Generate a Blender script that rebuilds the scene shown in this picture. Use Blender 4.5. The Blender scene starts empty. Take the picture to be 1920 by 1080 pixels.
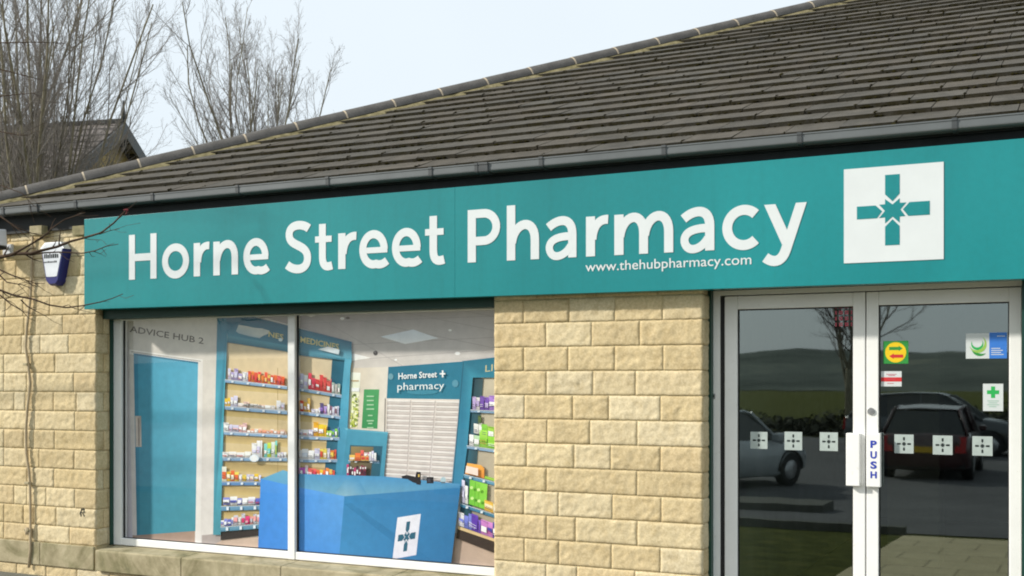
import bpy, bmesh, math, random
from mathutils import Vector, Matrix, noise
random.seed(7)
S = bpy.context.scene
COL = S.collection
# ---------------------------------------------------------------- survey
# The photograph was measured on the shop front: U() gives the place on the
# vertical plane Y = const (0 = face of the stone wall) seen at a photo point.
F = 2160.0; TH = math.radians(26.1); V0 = 712.0; CY = -6.57; CZ = 1.55
CT, ST = math.cos(TH), math.sin(TH)
def U(u, v, Y):
    a = (u - 960) / F
    dx = a * CT - ST; dy = a * ST + CT
    t = (Y - CY) / dy
    return Vector((t * dx, Y, CZ + t * (V0 - v) / F))
def ux(u, Y): return U(u, V0, Y).x
def lin(c):
    c = c / 255.0
    return c / 12.92 if c <= 0.04045 else ((c + 0.055) / 1.055) ** 2.4
def rgb(r, g, b, k=1.0): return (lin(r) * k, lin(g) * k, lin(b) * k, 1.0)

# ---------------------------------------------------------------- materials
class NT:
    def __init__(s, name):
        s.m = bpy.data.materials.new(name); s.m.use_nodes = True
        s.t = s.m.node_tree; s.n = s.t.nodes; s.l = s.t.links
        s.b = s.n['Principled BSDF']; s.out = s.n['Material Output']
    def add(s, typ, **kw):
        n = s.n.new(typ)
        for k, v in kw.items(): setattr(n, k, v)
        return n
    def link(s, a, b): s.l.new(a, b)
    def coord(s):
        return s.add('ShaderNodeTexCoord').outputs['Object']
    def noise(s, scale, detail=4, rough=0.6, vec=None, dist=0.0):
        n = s.add('ShaderNodeTexNoise')
        n.inputs['Scale'].default_value = scale; n.inputs['Detail'].default_value = detail
        n.inputs['Roughness'].default_value = rough; n.inputs['Distortion'].default_value = dist
        s.link(vec or s.coord(), n.inputs['Vector'])
        return n.outputs['Fac']
    def ramp(s, fac, stops):
        r = s.add('ShaderNodeValToRGB')
        e = r.color_ramp.elements
        e[0].position, e[0].color = stops[0]; e[1].position, e[1].color = stops[-1]
        for p, c in stops[1:-1]:
            x = e.new(p); x.color = c
        s.link(fac, r.inputs['Fac'])
        return r.outputs['Color']
    def mix(s, a, b, fac, mode='MIX'):
        m = s.add('ShaderNodeMix', data_type='RGBA', blend_type=mode)
        for sock, v in ((m.inputs[0], fac), (m.inputs[6], a), (m.inputs[7], b)):
            if isinstance(v, (float, int, tuple)): sock.default_value = v
            else: s.link(v, sock)
        return m.outputs[2]
    def bump(s, h, strength=0.3, dist=0.01):
        b = s.add('ShaderNodeBump')
        b.inputs['Strength'].default_value = strength; b.inputs['Distance'].default_value = dist
        s.link(h, b.inputs['Height']); s.link(b.outputs['Normal'], s.b.inputs['Normal'])
    def base(s, c):
        if isinstance(c, tuple): s.b.inputs['Base Color'].default_value = c
        else: s.link(c, s.b.inputs['Base Color'])
    def rough(s, r, spec=0.5, metal=0.0):
        s.b.inputs['Roughness'].default_value = r
        s.b.inputs['Specular IOR Level'].default_value = spec
        s.b.inputs['Metallic'].default_value = metal

def plain(name, c, rough=0.5, spec=0.4, var=0.12, scale=6.0, metal=0.0, bump=0.0, bscale=60):
    t = NT(name)
    d = tuple(x * (1 - var) for x in c[:3]) + (1,); l = tuple(min(1, x * (1 + var)) for x in c[:3]) + (1,)
    t.base(t.ramp(t.noise(scale, 5), [(0.3, d), (0.7, l)]))
    t.rough(rough, spec, metal)
    if bump: t.bump(t.noise(bscale, 4), bump, 0.004)
    return t.m

def stone_mat(name, k=1.0):
    t = NT(name)
    a = t.add('ShaderNodeAttribute', attribute_name='tint')
    n1 = t.ramp(t.noise(9, 6, 0.65), [(0.28, (0.84, 0.81, 0.74, 1)), (0.5, (1, 1, 1, 1)), (0.75, (1.12, 1.12, 1.10, 1))])
    c = t.mix(a.outputs['Color'], n1, 1.0, 'MULTIPLY')
    n2 = t.ramp(t.noise(70, 5, 0.7), [(0.3, (0.78, 0.75, 0.68, 1)), (0.62, (1.08, 1.08, 1.08, 1))])
    c = t.mix(c, n2, 1.0, 'MULTIPLY')
    # soot and damp staining that gathers in patches
    n3 = t.ramp(t.noise(1.6, 6, 0.7, dist=0.6), [(0.60, (1, 1, 1, 1)), (0.82, (0.80, 0.77, 0.70, 1))])
    c = t.mix(c, n3, 1.0, 'MULTIPLY')
    t.base(c); t.rough(0.92, 0.15)
    t.bump(t.noise(120, 6, 0.7), 0.55, 0.004)
    return t.m

M = {}
M['stone'] = stone_mat('rock_faced_stone')
M['mortar'] = plain('mortar', rgb(196, 180, 142), 0.95, 0.1, 0.2, 30, bump=0.5, bscale=150)
def sill_mat():
    t = NT('weathered_sill_stone')
    c = t.ramp(t.noise(5, 6, 0.7), [(0.3, rgb(142, 132, 104)), (0.55, rgb(174, 163, 134)), (0.75, rgb(190, 179, 150))])
    st = t.ramp(t.noise(2.6, 5, 0.65, dist=0.8), [(0.50, (1, 1, 1, 1)), (0.64, (0.60, 0.62, 0.54, 1)), (0.76, (0.32, 0.36, 0.33, 1))])
    t.base(t.mix(c, st, 1.0, 'MULTIPLY')); t.rough(0.9, 0.15); t.bump(t.noise(60, 5, 0.7), 0.4, 0.004)
    return t.m
M['sill'] = sill_mat()
def tile_mat(name, dark, light, moss, lo, hi):
    t = NT(name)
    a = t.add('ShaderNodeAttribute', attribute_name='tint')
    c = t.ramp(t.noise(7, 6, 0.65), [(0.3, dark), (0.7, light)])
    c = t.mix(c, a.outputs['Color'], 1.0, 'MULTIPLY')
    f = t.ramp(t.noise(11, 6, 0.72, dist=0.4), [(lo, (0, 0, 0, 1)), (hi, (1, 1, 1, 1))])
    c = t.mix(c, moss, f)
    g = t.ramp(t.noise(90, 4, 0.7), [(0.3, (0.75, 0.75, 0.75, 1)), (0.65, (1.1, 1.1, 1.1, 1))])
    t.base(t.mix(c, g, 1.0, 'MULTIPLY')); t.rough(0.9, 0.2); t.bump(t.noise(140, 5, 0.7), 0.5, 0.003)
    return t.m
M['tile'] = tile_mat('concrete_roof_tile', rgb(71, 68, 62), rgb(94, 89, 81), rgb(72, 66, 44), 0.58, 0.80)
M['tile_edge'] = tile_mat('mossy_tile_edge', rgb(60, 57, 50), rgb(82, 78, 68), rgb(56, 51, 30), 0.42, 0.62)
M['hip'] = tile_mat('hip_tile_concrete', rgb(84, 81, 78), rgb(110, 107, 103), rgb(80, 76, 52), 0.70, 0.88)
M['moss'] = plain('dark_moss', rgb(42, 39, 20), 1.0, 0.0, 0.6, 18, bump=0.8, bscale=120)
def bed_mat():
    t = NT('lichened_mortar_bed')
    t.base(t.ramp(t.noise(14, 6, 0.7), [(0.3, rgb(90, 84, 60)), (0.52, rgb(130, 121, 90)), (0.7, rgb(152, 142, 114))]))
    t.rough(0.95, 0.1); t.bump(t.noise(60, 5), 0.8, 0.01); return t.m
M['bed'] = bed_mat()
M['joint'] = plain('pale_joint_mortar', rgb(186, 172, 150), 0.95, 0.1, 0.2, 30)
M['gutter'] = plain('dark_grey_gutter_plastic', rgb(96, 101, 103), 0.45, 0.5, 0.15, 3)
M['bracket'] = plain('charcoal_gutter_bracket', rgb(66, 70, 72), 0.45, 0.5, 0.15, 3)
M['black'] = plain('black_painted_timber', rgb(34, 38, 40), 0.6, 0.3, 0.3, 8)
M['green'] = plain('dark_green_paint', rgb(20, 62, 52), 0.45, 0.4, 0.2, 4)
def white_frame():
    t = NT('white_frame_plastic')
    c = t.ramp(t.noise(3, 5, 0.7), [(0.3, (0.80, 0.80, 0.78, 1)), (0.7, (0.88, 0.88, 0.86, 1))])
    g = t.ramp(t.noise(40, 4, 0.6), [(0.62, (1, 1, 1, 1)), (0.80, (0.82, 0.80, 0.76, 1))])
    t.base(t.mix(c, g, 1.0, 'MULTIPLY')); t.rough(0.35, 0.45)
    return t.m
M['white'] = white_frame()
M['gasket'] = plain('black_gasket', (0.012, 0.012, 0.012, 1), 0.6)
def sign_mat():
    t = NT('teal_sign_aluminium')
    co = t.coord()
    mp = t.add('ShaderNodeMapping'); mp.inputs['Scale'].default_value = (1.0, 1.0, 0.35); t.link(co, mp.inputs['Vector'])
    c = t.ramp(t.noise(0.9, 3, 0.5, mp.outputs['Vector'], 0.5), [(0.3, rgb(4, 122, 126)), (0.7, rgb(16, 137, 141))])
    d = t.ramp(t.noise(26, 5, 0.7), [(0.35, (0.95, 0.95, 0.95, 1)), (0.7, (1.03, 1.03, 1.03, 1))])
    mp2 = t.add('ShaderNodeMapping'); mp2.inputs['Scale'].default_value = (14.0, 14.0, 0.9); t.link(co, mp2.inputs['Vector'])
    st = t.ramp(t.noise(1.0, 5, 0.7, mp2.outputs['Vector']), [(0.50, (1, 1, 1, 1)), (0.80, (0.90, 0.91, 0.90, 1))])
    c = t.mix(c, st, 1.0, 'MULTIPLY')
    t.base(t.mix(c, d, 1.0, 'MULTIPLY')); t.rough(0.27, 0.5)
    t.bump(t.noise(1.3, 2, 0.4, mp.outputs['Vector']), 0.16, 0.02)
    return t.m
M['teal'] = sign_mat()
M['letter'] = plain('white_sign_vinyl', (0.66, 0.70, 0.71, 1), 0.45, 0.4, 0.03, 5)
def glass_mat(name, trans, f0, tint=(0.75, 0.85, 0.83, 1), wav=0.0):
    t = NT(name)
    t.n.remove(t.b)
    tr = t.add('ShaderNodeBsdfTransparent'); tr.inputs['Color'].default_value = trans
    gl = t.add('ShaderNodeBsdfGlossy'); gl.inputs['Color'].default_value = tint; gl.inputs['Roughness'].default_value = 0.016 if wav else 0.01
    if wav:
        b = t.add('ShaderNodeBump'); b.inputs['Strength'].default_value = wav; b.inputs['Distance'].default_value = 0.01
        t.link(t.noise(2.2, 2, 0.4), b.inputs['Height']); t.link(b.outputs['Normal'], gl.inputs['Normal'])
    lw = t.add('ShaderNodeLayerWeight'); lw.inputs['Blend'].default_value = 0.25
    mr = t.add('ShaderNodeMapRange'); mr.inputs['To Min'].default_value = f0; mr.inputs['To Max'].default_value = min(1, f0 * 3.2)
    t.link(lw.outputs['Facing'], mr.inputs['Value'])
    mx = t.add('ShaderNodeMixShader'); t.link(mr.outputs['Result'], mx.inputs['Fac'])
    t.link(tr.outputs[0], mx.inputs[1]); t.link(gl.outputs[0], mx.inputs[2]); t.link(mx.outputs[0], t.out.inputs['Surface'])
    return t.m
M['door_glass'] = glass_mat('dark_door_glass', (0.66, 0.71, 0.68, 1), 0.26, wav=0.04)
M['window_glass'] = glass_mat('clear_window_glass', (0.97, 0.98, 0.98, 1), 0.035, (1, 1, 1, 1))
def print_mat():
    t = NT('printed_window_vinyl')
    a = t.add('ShaderNodeAttribute', attribute_name='tint')
    g = t.ramp(t.noise(14, 5, 0.6), [(0.3, (0.92, 0.92, 0.92, 1)), (0.7, (1.05, 1.05, 1.05, 1))])
    t.base(t.mix(a.outputs['Color'], g, 1.0, 'MULTIPLY')); t.rough(0.55, 0.25); return t.m
M['print'] = print_mat()
M['navy'] = plain('navy_blue_plastic', rgb(36, 38, 110), 0.4)
M['alarm_white'] = plain('white_alarm_plastic', (0.70, 0.73, 0.78, 1), 0.4, var=0.06)
M['pipe'] = plain('painted_conduit', rgb(178, 161, 132), 0.7, 0.2, 0.2, 9)
M['steel'] = plain('brushed_steel', (0.42, 0.42, 0.42, 1), 0.35, 0.5, 0.2, 30, metal=0.8)
M['paper_white'] = plain('white_sticker', (0.62, 0.66, 0.66, 1), 0.4, var=0.05)
M['frost'] = plain('frosted_sticker', (0.40, 0.46, 0.44, 1), 0.5, var=0.1, scale=20)
M['ink'] = plain('dark_green_ink', (0.012, 0.020, 0.020, 1), 0.5)
M['blue_ink'] = plain('blue_ink', rgb(40, 62, 170), 0.5)
def flat(name, r, g, b): return plain(name, rgb(r, g, b), 0.45, 0.35, 0.06, 30)
M['s_green'] = flat('sticker_green', 48, 140, 62); M['s_yellow'] = flat('sticker_yellow', 232, 196, 30)
M['s_red'] = flat('sticker_red', 200, 50, 52); M['s_blue'] = flat('sticker_blue', 58, 122, 208)
M['s_lime'] = flat('sticker_lime', 150, 190, 90); M['s_cross'] = flat('sticker_cross_green', 44, 170, 84)
M['s_pale'] = flat('sticker_pale_text', 150, 190, 170); M['s_pink'] = flat('sticker_faded_red', 190, 84, 100)
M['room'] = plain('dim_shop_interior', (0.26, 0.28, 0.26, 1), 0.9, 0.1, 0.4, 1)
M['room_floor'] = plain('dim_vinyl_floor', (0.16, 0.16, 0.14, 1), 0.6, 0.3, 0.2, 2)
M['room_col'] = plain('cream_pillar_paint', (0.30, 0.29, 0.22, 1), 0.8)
def bark(name, a, b):
    t = NT(name)
    t.base(t.ramp(t.noise(3, 6, 0.7), [(0.3, a), (0.7, b)])); t.rough(0.95, 0.1); t.bump(t.noise(30, 5), 0.5, 0.01); return t.m
M['bark'] = bark('olive_grey_bark', rgb(102, 97, 80), rgb(150, 143, 122))
M['twig'] = bark('mauve_grey_twigs', rgb(122, 116, 112), rgb(154, 148, 142))
M['dark_twig'] = bark('dark_brown_twigs', rgb(62, 50, 42), rgb(92, 76, 64))
M['bud'] = plain('red_bud', rgb(120, 40, 44), 0.7)
M['slate'] = None
def ground_mat():
    t = NT('short_rough_grass')
    t.base(t.ramp(t.noise(4, 8, 0.7), [(0.3, rgb(52, 58, 26)), (0.55, rgb(88, 92, 46)), (0.75, rgb(112, 104, 62))]))
    t.rough(1.0, 0.05); t.bump(t.noise(40, 6), 0.9, 0.05); return t.m
M['grass'] = ground_mat()
def asphalt_mat():
    t = NT('worn_asphalt')
    c = t.ramp(t.noise(0.7, 6, 0.7), [(0.3, (0.075, 0.076, 0.078, 1)), (0.7, (0.12, 0.12, 0.122, 1))])
    g = t.ramp(t.noise(160, 3, 0.7), [(0.3, (0.7, 0.7, 0.7, 1)), (0.7, (1.25, 1.25, 1.25, 1))])
    t.base(t.mix(c, g, 1.0, 'MULTIPLY')); t.rough(0.9, 0.2); t.bump(t.noise(180, 3), 0.5, 0.005); return t.m
M['asphalt'] = asphalt_mat()
def flag_mat(name, a, b, scale):
    t = NT(name)
    br = t.add('ShaderNodeTexBrick'); br.inputs['Scale'].default_value = scale
    br.inputs['Color1'].default_value = a; br.inputs['Color2'].default_value = b
    br.inputs['Mortar'].default_value = tuple(x * 0.72 for x in a[:3]) + (1,)
    br.inputs['Mortar Size'].default_value = 0.012; br.inputs['Row Height'].default_value = 0.6; br.inputs['Brick Width'].default_value = 0.6
    t.link(t.coord(), br.inputs['Vector'])
    n = t.ramp(t.noise(6, 6, 0.7), [(0.3, (0.8, 0.8, 0.8, 1)), (0.7, (1.1, 1.1, 1.1, 1))])
    t.base(t.mix(br.outputs['Color'], n, 1.0, 'MULTIPLY')); t.rough(0.9, 0.15); t.bump(t.noise(80, 4), 0.4, 0.004); return t.m
M['paving'] = flag_mat('grey_paving', rgb(104, 104, 96), rgb(118, 116, 106), 1.0)
M['ochre'] = flag_mat('buff_paving', rgb(176, 164, 130), rgb(186, 174, 140), 1.0)
M['kerb'] = plain('concrete_kerb', rgb(92, 92, 86), 0.9, 0.15, 0.15, 8, bump=0.4)
def hill_mat():
    t = NT('distant_hill_fields')
    t.base(t.ramp(t.noise(0.02, 8, 0.65), [(0.35, rgb(74, 80, 76)), (0.55, rgb(102, 108, 102)), (0.7, rgb(128, 130, 116))]))
    t.rough(1.0, 0.0); return t.m
M['hill'] = hill_mat()
def side_wall_mat(name):
    t = NT(name)
    br = t.add('ShaderNodeTexBrick'); br.inputs['Scale'].default_value = 1.0
    br.inputs['Color1'].default_value = rgb(206, 182, 130); br.inputs['Color2'].default_value = rgb(186, 160, 106)
    br.inputs['Mortar'].default_value = rgb(150, 132, 96); br.inputs['Mortar Size'].default_value = 0.006
    br.inputs['Row Height'].default_value = 0.151; br.inputs['Brick Width'].default_value = 0.32
    g = t.add('ShaderNodeNewGeometry')
    sp = t.add('ShaderNodeSeparateXYZ'); cb = t.add('ShaderNodeCombineXYZ'); ad = t.add('ShaderNodeMath', operation='ADD')
    t.link(t.coord(), sp.inputs[0]); t.link(sp.outputs[0], ad.inputs[0]); t.link(sp.outputs[1], ad.inputs[1])
    t.link(ad.outputs[0], cb.inputs[0]); t.link(sp.outputs[2], cb.inputs[1]); t.link(cb.outputs[0], br.inputs['Vector'])
    n = t.ramp(t.noise(12, 6, 0.7), [(0.3, (0.7, 0.7, 0.7, 1)), (0.7, (1.1, 1.1, 1.1, 1))])
    t.base(t.mix(br.outputs['Color'], n, 1.0, 'MULTIPLY')); t.rough(0.95, 0.1); t.bump(t.noise(40, 5), 0.7, 0.01); return t.m
M['side_wall'] = side_wall_mat('side_stonework')
def slate_mat():
    t = NT('old_stone_slates')
    br = t.add('ShaderNodeTexBrick'); br.inputs['Scale'].default_value = 1.0
    br.inputs['Color1'].default_value = rgb(128, 121, 117); br.inputs['Color2'].default_value = rgb(104, 98, 96)
    br.inputs['Mortar'].default_value = rgb(44, 42, 42); br.inputs['Mortar Size'].default_value = 0.03
    br.inputs['Row Height'].default_value = 0.32; br.inputs['Brick Width'].default_value = 0.55
    sp = t.add('ShaderNodeSeparateXYZ'); cb = t.add('ShaderNodeCombineXYZ')
    t.link(t.coord(), sp.inputs[0]); t.link(sp.outputs[1], cb.inputs[0]); t.link(sp.outputs[2], cb.inputs[1]); t.link(cb.outputs[0], br.inputs['Vector'])
    n = t.ramp(t.noise(2, 6, 0.7), [(0.3, (0.65, 0.65, 0.62, 1)), (0.7, (1.15, 1.15, 1.15, 1))])
    t.base(t.mix(br.outputs['Color'], n, 1.0, 'MULTIPLY')); t.rough(0.9, 0.2); return t.m
M['slate'] = slate_mat()
def paint(name, c):
    t = NT(name); t.base(t.ramp(t.noise(30, 4), [(0.3, tuple(x * 0.93 for x in c[:3]) + (1,)), (0.7, c)]))
    t.rough(0.3, 0.5); t.b.inputs['Coat Weight'].default_value = 0.8; t.b.inputs['Coat Roughness'].default_value = 0.05; return t.m
M['p_silver'] = paint('silver_car_paint', (0.42, 0.45, 0.47, 1)); M['p_red'] = paint('dark_red_car_paint', (0.045, 0.010, 0.012, 1))
M['p_grey'] = paint('dark_grey_car_paint', (0.05, 0.06, 0.065, 1))
M['car_glass'] = plain('tinted_car_glass', (0.02, 0.025, 0.025, 1), 0.06, 0.6)
M['tyre'] = plain('tyre_rubber', (0.02, 0.02, 0.02, 1), 0.85); M['rim'] = plain('alloy_rim', (0.45, 0.45, 0.46, 1), 0.35, metal=0.7)
M['tail'] = plain('red_lamp', rgb(170, 20, 20), 0.2); M['head'] = plain('clear_lamp', (0.6, 0.62, 0.64, 1), 0.12)
M['plate'] = plain('yellow_number_plate', rgb(210, 170, 40), 0.5); M['hedge'] = plain('dark_hedge_leaves', (0.060, 0.062, 0.045, 1), 0.9, 0.1, 0.3, 2)
M['grit'] = plain('yellow_grit_bin', rgb(196, 150, 24), 0.6); M['shed'] = plain('grey_shed_cladding', (0.10, 0.115, 0.12, 1), 0.7)

# ---------------------------------------------------------------- mesh builder
class MB:
    def __init__(s): s.v = []; s.f = []; s.mi = []; s.c = []; s.sm = []
    def face(s, pts, mi=0, col=None, smooth=False):
        b = len(s.v); s.v += [tuple(p) for p in pts]
        s.f.append(tuple(range(b, b + len(pts)))); s.mi.append(mi); s.sm.append(smooth)
        if col is None: col = (1, 1, 1, 1)
        s.c.append(col if isinstance(col, list) else [col] * len(pts))
    def grid(s, P, mi=0, col=(1, 1, 1, 1), smooth=True, close=False):
        n = len(P); m = len(P[0]); b = len(s.v)
        for r in P: s.v += [tuple(p) for p in r]
        for i in range(n - 1):
            for j in range(m if close else m - 1):
                k = (j + 1) % m
                s.f.append((b + i * m + j, b + i * m + k, b + (i + 1) * m + k, b + (i + 1) * m + j))
                s.mi.append(mi); s.sm.append(smooth); s.c.append([col] * 4)
    def box(s, x0, x1, y0, y1, z0, z1, mi=0, col=None, m=None):
        p = [Vector((x, y, z)) for z in (z0, z1) for y in (y0, y1) for x in (x0, x1)]
        if m is not None: p = [m @ q for q in p]
        for f in ((0, 2, 3, 1), (4, 5, 7, 6), (0, 1, 5, 4), (2, 6, 7, 3), (0, 4, 6, 2), (1, 3, 7, 5)):
            s.face([p[i] for i in f], mi, col)
    def prism(s, pts, off, mi=0, col=None):
        off = Vector(off); a = [Vector(p) for p in pts]; b = [p + off for p in a]; n = len(a)
        s.face(a, mi, col); s.face(b[::-1], mi, col)
        for i in range(n): s.face([a[i], b[i], b[(i + 1) % n], a[(i + 1) % n]], mi, col)
    def tube(s, pts, rad, n=6, mi=0, caps=True, smooth=True):
        pts = [Vector(p) for p in pts]
        if not isinstance(rad, (list, tuple)): rad = [rad] * len(pts)
        R = []; up = None
        for i, p in enumerate(pts):
            d = (pts[min(i + 1, len(pts) - 1)] - pts[max(i - 1, 0)])
            if d.length < 1e-9: d = Vector((0, 0, 1))
            d.normalize()
            if up is None: up = d.orthogonal().normalized()
            a = (up - d * up.dot(d))
            if a.length < 1e-6: a = d.orthogonal()
            a.normalize(); up = a; b = d.cross(a)
            R.append([p + (a * math.cos(2 * math.pi * k / n) + b * math.sin(2 * math.pi * k / n)) * rad[i] for k in range(n)])
        s.grid(R, mi, smooth=smooth, close=True)
        if caps: s.face(R[0][::-1], mi); s.face(R[-1], mi)
    def lathe(s, prof, center, axis='Y', n=24, mi=0):
        c = Vector(center); R = []
        for r, h in prof:
            row = []
            for k in range(n):
                a = 2 * math.pi * k / n; p, q = r * math.cos(a), r * math.sin(a)
                row.append(c + (Vector((p, h, q)) if axis == 'Y' else Vector((h, p, q)) if axis == 'X' else Vector((p, q, h))))
            R.append(row)
        s.grid(R, mi, close=True)
        s.face(R[0][::-1], mi); s.face(R[-1], mi)
    def build(s, name, mats, parent=None, color=True, weld=True, recalc=True):
        me = bpy.data.meshes.new(name); me.from_pydata(s.v, [], s.f)
        if not isinstance(mats, (list, tuple)): mats = [mats]
        for m in mats: me.materials.append(m)
        me.polygons.foreach_set('material_index', s.mi); me.polygons.foreach_set('use_smooth', s.sm)
        if color:
            at = me.color_attributes.new('tint', 'FLOAT_COLOR', 'CORNER')
            flatc = [x for f in s.c for c in f for x in (tuple(c) + (1,))[:4]]
            at.data.foreach_set('color', flatc)
        if weld:
            bm = bmesh.new(); bm.from_mesh(me)
            bmesh.ops.remove_doubles(bm, verts=bm.verts, dist=1e-5)
            if recalc: bmesh.ops.recalc_face_normals(bm, faces=bm.faces)
            bm.to_mesh(me); bm.free()
        me.update()
        o = bpy.data.objects.new(name, me); COL.objects.link(o)
        if parent is not None: link_parent(o, parent)
        return o
def world_loc(o):
    v = Vector(o.location)
    while o.parent: o = o.parent; v += o.location
    return v
def link_parent(o, p):
    # parts are modelled in world coordinates: take the thing's base off them
    o.parent = p
    w = world_loc(p)
    if o.type == 'MESH':
        o.data.transform(Matrix.Translation(-w))
def empty(name, loc=(0, 0, 0)):
    o = bpy.data.objects.new(name, None); COL.objects.link(o); o.location = loc; o.empty_display_size = 0.2
    return o
def tag(o, label, cat, group=None):
    o['label'] = label; o['category'] = cat
    if group: o['group'] = group
    return o
def struct(o): o['kind'] = 'structure'; return o
def bevel(o, w, seg=2):
    m = o.modifiers.new('edge', 'BEVEL'); m.width = w; m.segments = seg; m.limit_method = 'ANGLE'; m.angle_limit = math.radians(40)
    return o

# ---------------------------------------------------------------- key dimensions
RECESS = 0.17           # window and door frames stand back in the wall
WL = -6.793             # left edge of the window opening
PL, PR = -3.348, -1.970 # stone pier between window and doors
SIGN_Y = -0.10
ROW = 0.151
XC, YE, ZE, SL = -8.22, -0.09, 2.905, 0.437   # roof corner, eaves line and slope
DEPTH = 7.3             # eaves to ridge
RIGHT = 5.0

B = empty('pharmacy_building', (-3, 0, 0))
tag(B, 'single storey buff stone shop with brown tiled hipped roof and teal sign', 'shop building')

# ---------------------------------------------------------------- stone walls
wall = MB()
def block(org, ax, x0, x1, z0, z1, seed, tint, ny=Vector((0, -1, 0)), inset=0.0020, rough=0.0076):
    ax = Vector(ax); org = Vector(org)
    x0 += inset; x1 -= inset; z0 += inset; z1 -= inset
    w = x1 - x0; h = z1 - z0
    if w < 0.015 or h < 0.02: return
    nx = max(3, int(w / 0.011)); nz = max(4, int(h / 0.011))
    rnd = random.Random(seed); ox = rnd.uniform(-50, 50); lift = rnd.uniform(-0.0015, 0.0025)
    G = []
    for i in range(-1, nz + 2):
        row = []
        for j in range(-1, nx + 2):
            a = min(max(j, 0), nx) / nx; b = min(max(i, 0), nz) / nz
            x = x0 + a * w; z = z0 + b * h
            d = min(a * w, (1 - a) * w, b * h, (1 - b) * h)
            n1 = noise.noise(Vector((x * 11 + ox, z * 13, ox))); n2 = noise.noise(Vector((x * 24 + ox, z * 30, 3.1))); n3 = noise.noise(Vector((x * 55, z * 60 + ox, 9.1)))
            e = min(1.0, d / 0.011); e = 1 - (1 - e) ** 2
            y = 0.0036 * (e - 1) + e * (lift + rough * (0.45 * n1 + 0.70 * n2 + 0.50 * n3))
            if d <= 0:   # ragged arris
                j1 = 0.0030 * noise.noise(Vector((x * 40, z * 40, ox)))
                x += j1; z += j1
            if i < 0 or j < 0 or i > nz or j > nx: y = -0.03
            p = org + ax * x + Vector((0, 0, z)) + ny * y
            row.append(p)
        G.append(row)
    wall.grid(G, 0, tint, True)
TINTS = [(207, 191, 157), (203, 185, 148), (209, 194, 161), (200, 182, 145), (207, 191, 156), (201, 182, 143), (210, 196, 165), (203, 184, 147)]
def tint(rnd):
    t = rnd.choice(TINTS); k = rnd.uniform(0.97, 1.09)
    return (lin(t[0]) * k, lin(t[1]) * k, lin(t[2]) * k, 1)
RT = random.Random(11)
def course(org, ax, xs, z0, z1, ny=Vector((0, -1, 0))):
    for a, b in zip(xs[:-1], xs[1:]): block(org, ax, a, b, z0, z1, RT.random() * 1000, tint(RT), ny)
def joints(u_list, v): return [U(u, v, 0).x for u in u_list]
# the pier, joint by joint (photo crop columns -> u)
pier = [[157, 322, 487, 660], [238, 403, 577], [158, 318, 487, 662], [240, 408, 562], [160, 335, 465, 652], [242, 397, 568],
        [168, 340, 472, 652], [240, 567], [158, 283, 478, 655], [240, 345, 568], [160, 285, 475, 652], [238, 350, 560]]
Z0 = 0.396 + 10 * ROW
for k, js in enumerate(pier):
    z1 = Z0 + ROW - k * ROW
    course((0, 0, 0), (1, 0, 0), [PL] + [U(900 + j / 1.928, 700, 0).x for j in js] + [PR], z1 - ROW, z1)
for k in range(12, 15):
    z1 = Z0 + ROW - k * ROW
    off = 0.14 if k % 2 else 0.0
    course((0, 0, 0), (1, 0, 0), [PL, PL + 0.2 + off, PL + 0.55 + off, PL + 0.9 + off, PR], z1 - ROW, z1)
course((0, 0, 0), (1, 0, 0), [PL, PL + 0.3, PL + 0.7, PL + 1.1, PR], Z0 + ROW, Z0 + 2 * ROW)
# left wall, rows counted from the sill course upward
left = [[7, 56, 69, 130], [7, 44, 63, 105], [26, 50, 86, 140], [51, 63, 101], [7, 53, 73, 139], [7, 44, 63, 102],
        [51, 65, 140], [26, 47, 100, 143], [7, 50, 67, 138], [7, 55, 63, 103], [40, 75, 128], [7, 45, 66, 117], [10, 43, 93, 147],
        [7, 55, 120], [30, 60, 110, 150], [7, 52, 88, 130], [20, 60, 100, 150]]
for k, js in enumerate(left):
    z0 = 0.262 if k == 0 else 0.396 + (k - 1) * ROW; z1 = 0.396 + k * ROW
    if z1 > 2.85: break
    xs = [U(j, 700, 0).x for j in js]
    xs = [x for i, x in enumerate(xs) if i == 0 or x - xs[i - 1] > 0.06]
    lead = []; x = xs[0]
    while x - 0.34 > -7.98:
        x -= 0.28 + 0.08 * RT.random(); lead.append(x)
    right_end = WL
    if z0 > 2.1: right_end = -6.3
    course((0, 0, 0), (1, 0, 0), [-8.06] + lead[::-1] + xs + [right_end], z0, z1)
    if z1 < 2.2:   # the side of the opening
        w_ = RECESS + 0.03
        cut = 0.08 if k % 2 else 0.13
        for a, b in ((0.008, cut), (cut, w_)):
            block((WL, 0, 0), (0, 1, 0), a, b, z0, z1, RT.random() * 999, tint(RT), Vector((1, 0, 0)), rough=0.005)
for k in range(19):   # right side of the doors, outside the photograph's frame
    z0 = -0.06 + k * ROW
    course((0, 0, 0), (1, 0, 0), [0.02, 0.30 + 0.12 * (k % 2), 0.66, 1.0 + 0.1 * (k % 2), 1.38, 1.7, 2.0 + 0.1 * (k % 2), 2.4, 2.75, 3.1, 3.5, 3.9, 4.3, 4.72], z0, z0 + ROW)
for k in range(13):   # door side of the pier
    z0 = 0.094 + k * ROW
    block((PR, 0, 0), (0, 1, 0), 0.008, RECESS + 0.03, z0, z0 + ROW, RT.random() * 999, tint(RT), Vector((1, 0, 0)), rough=0.004)
# blocks below the sill course
xs = [-8.06]
while xs[-1] < PL - 0.45: xs.append(xs[-1] + 0.3 + 0.12 * RT.random())
course((0, 0, 0), (1, 0, 0), xs + [PL], -0.072, 0.078)
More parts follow.
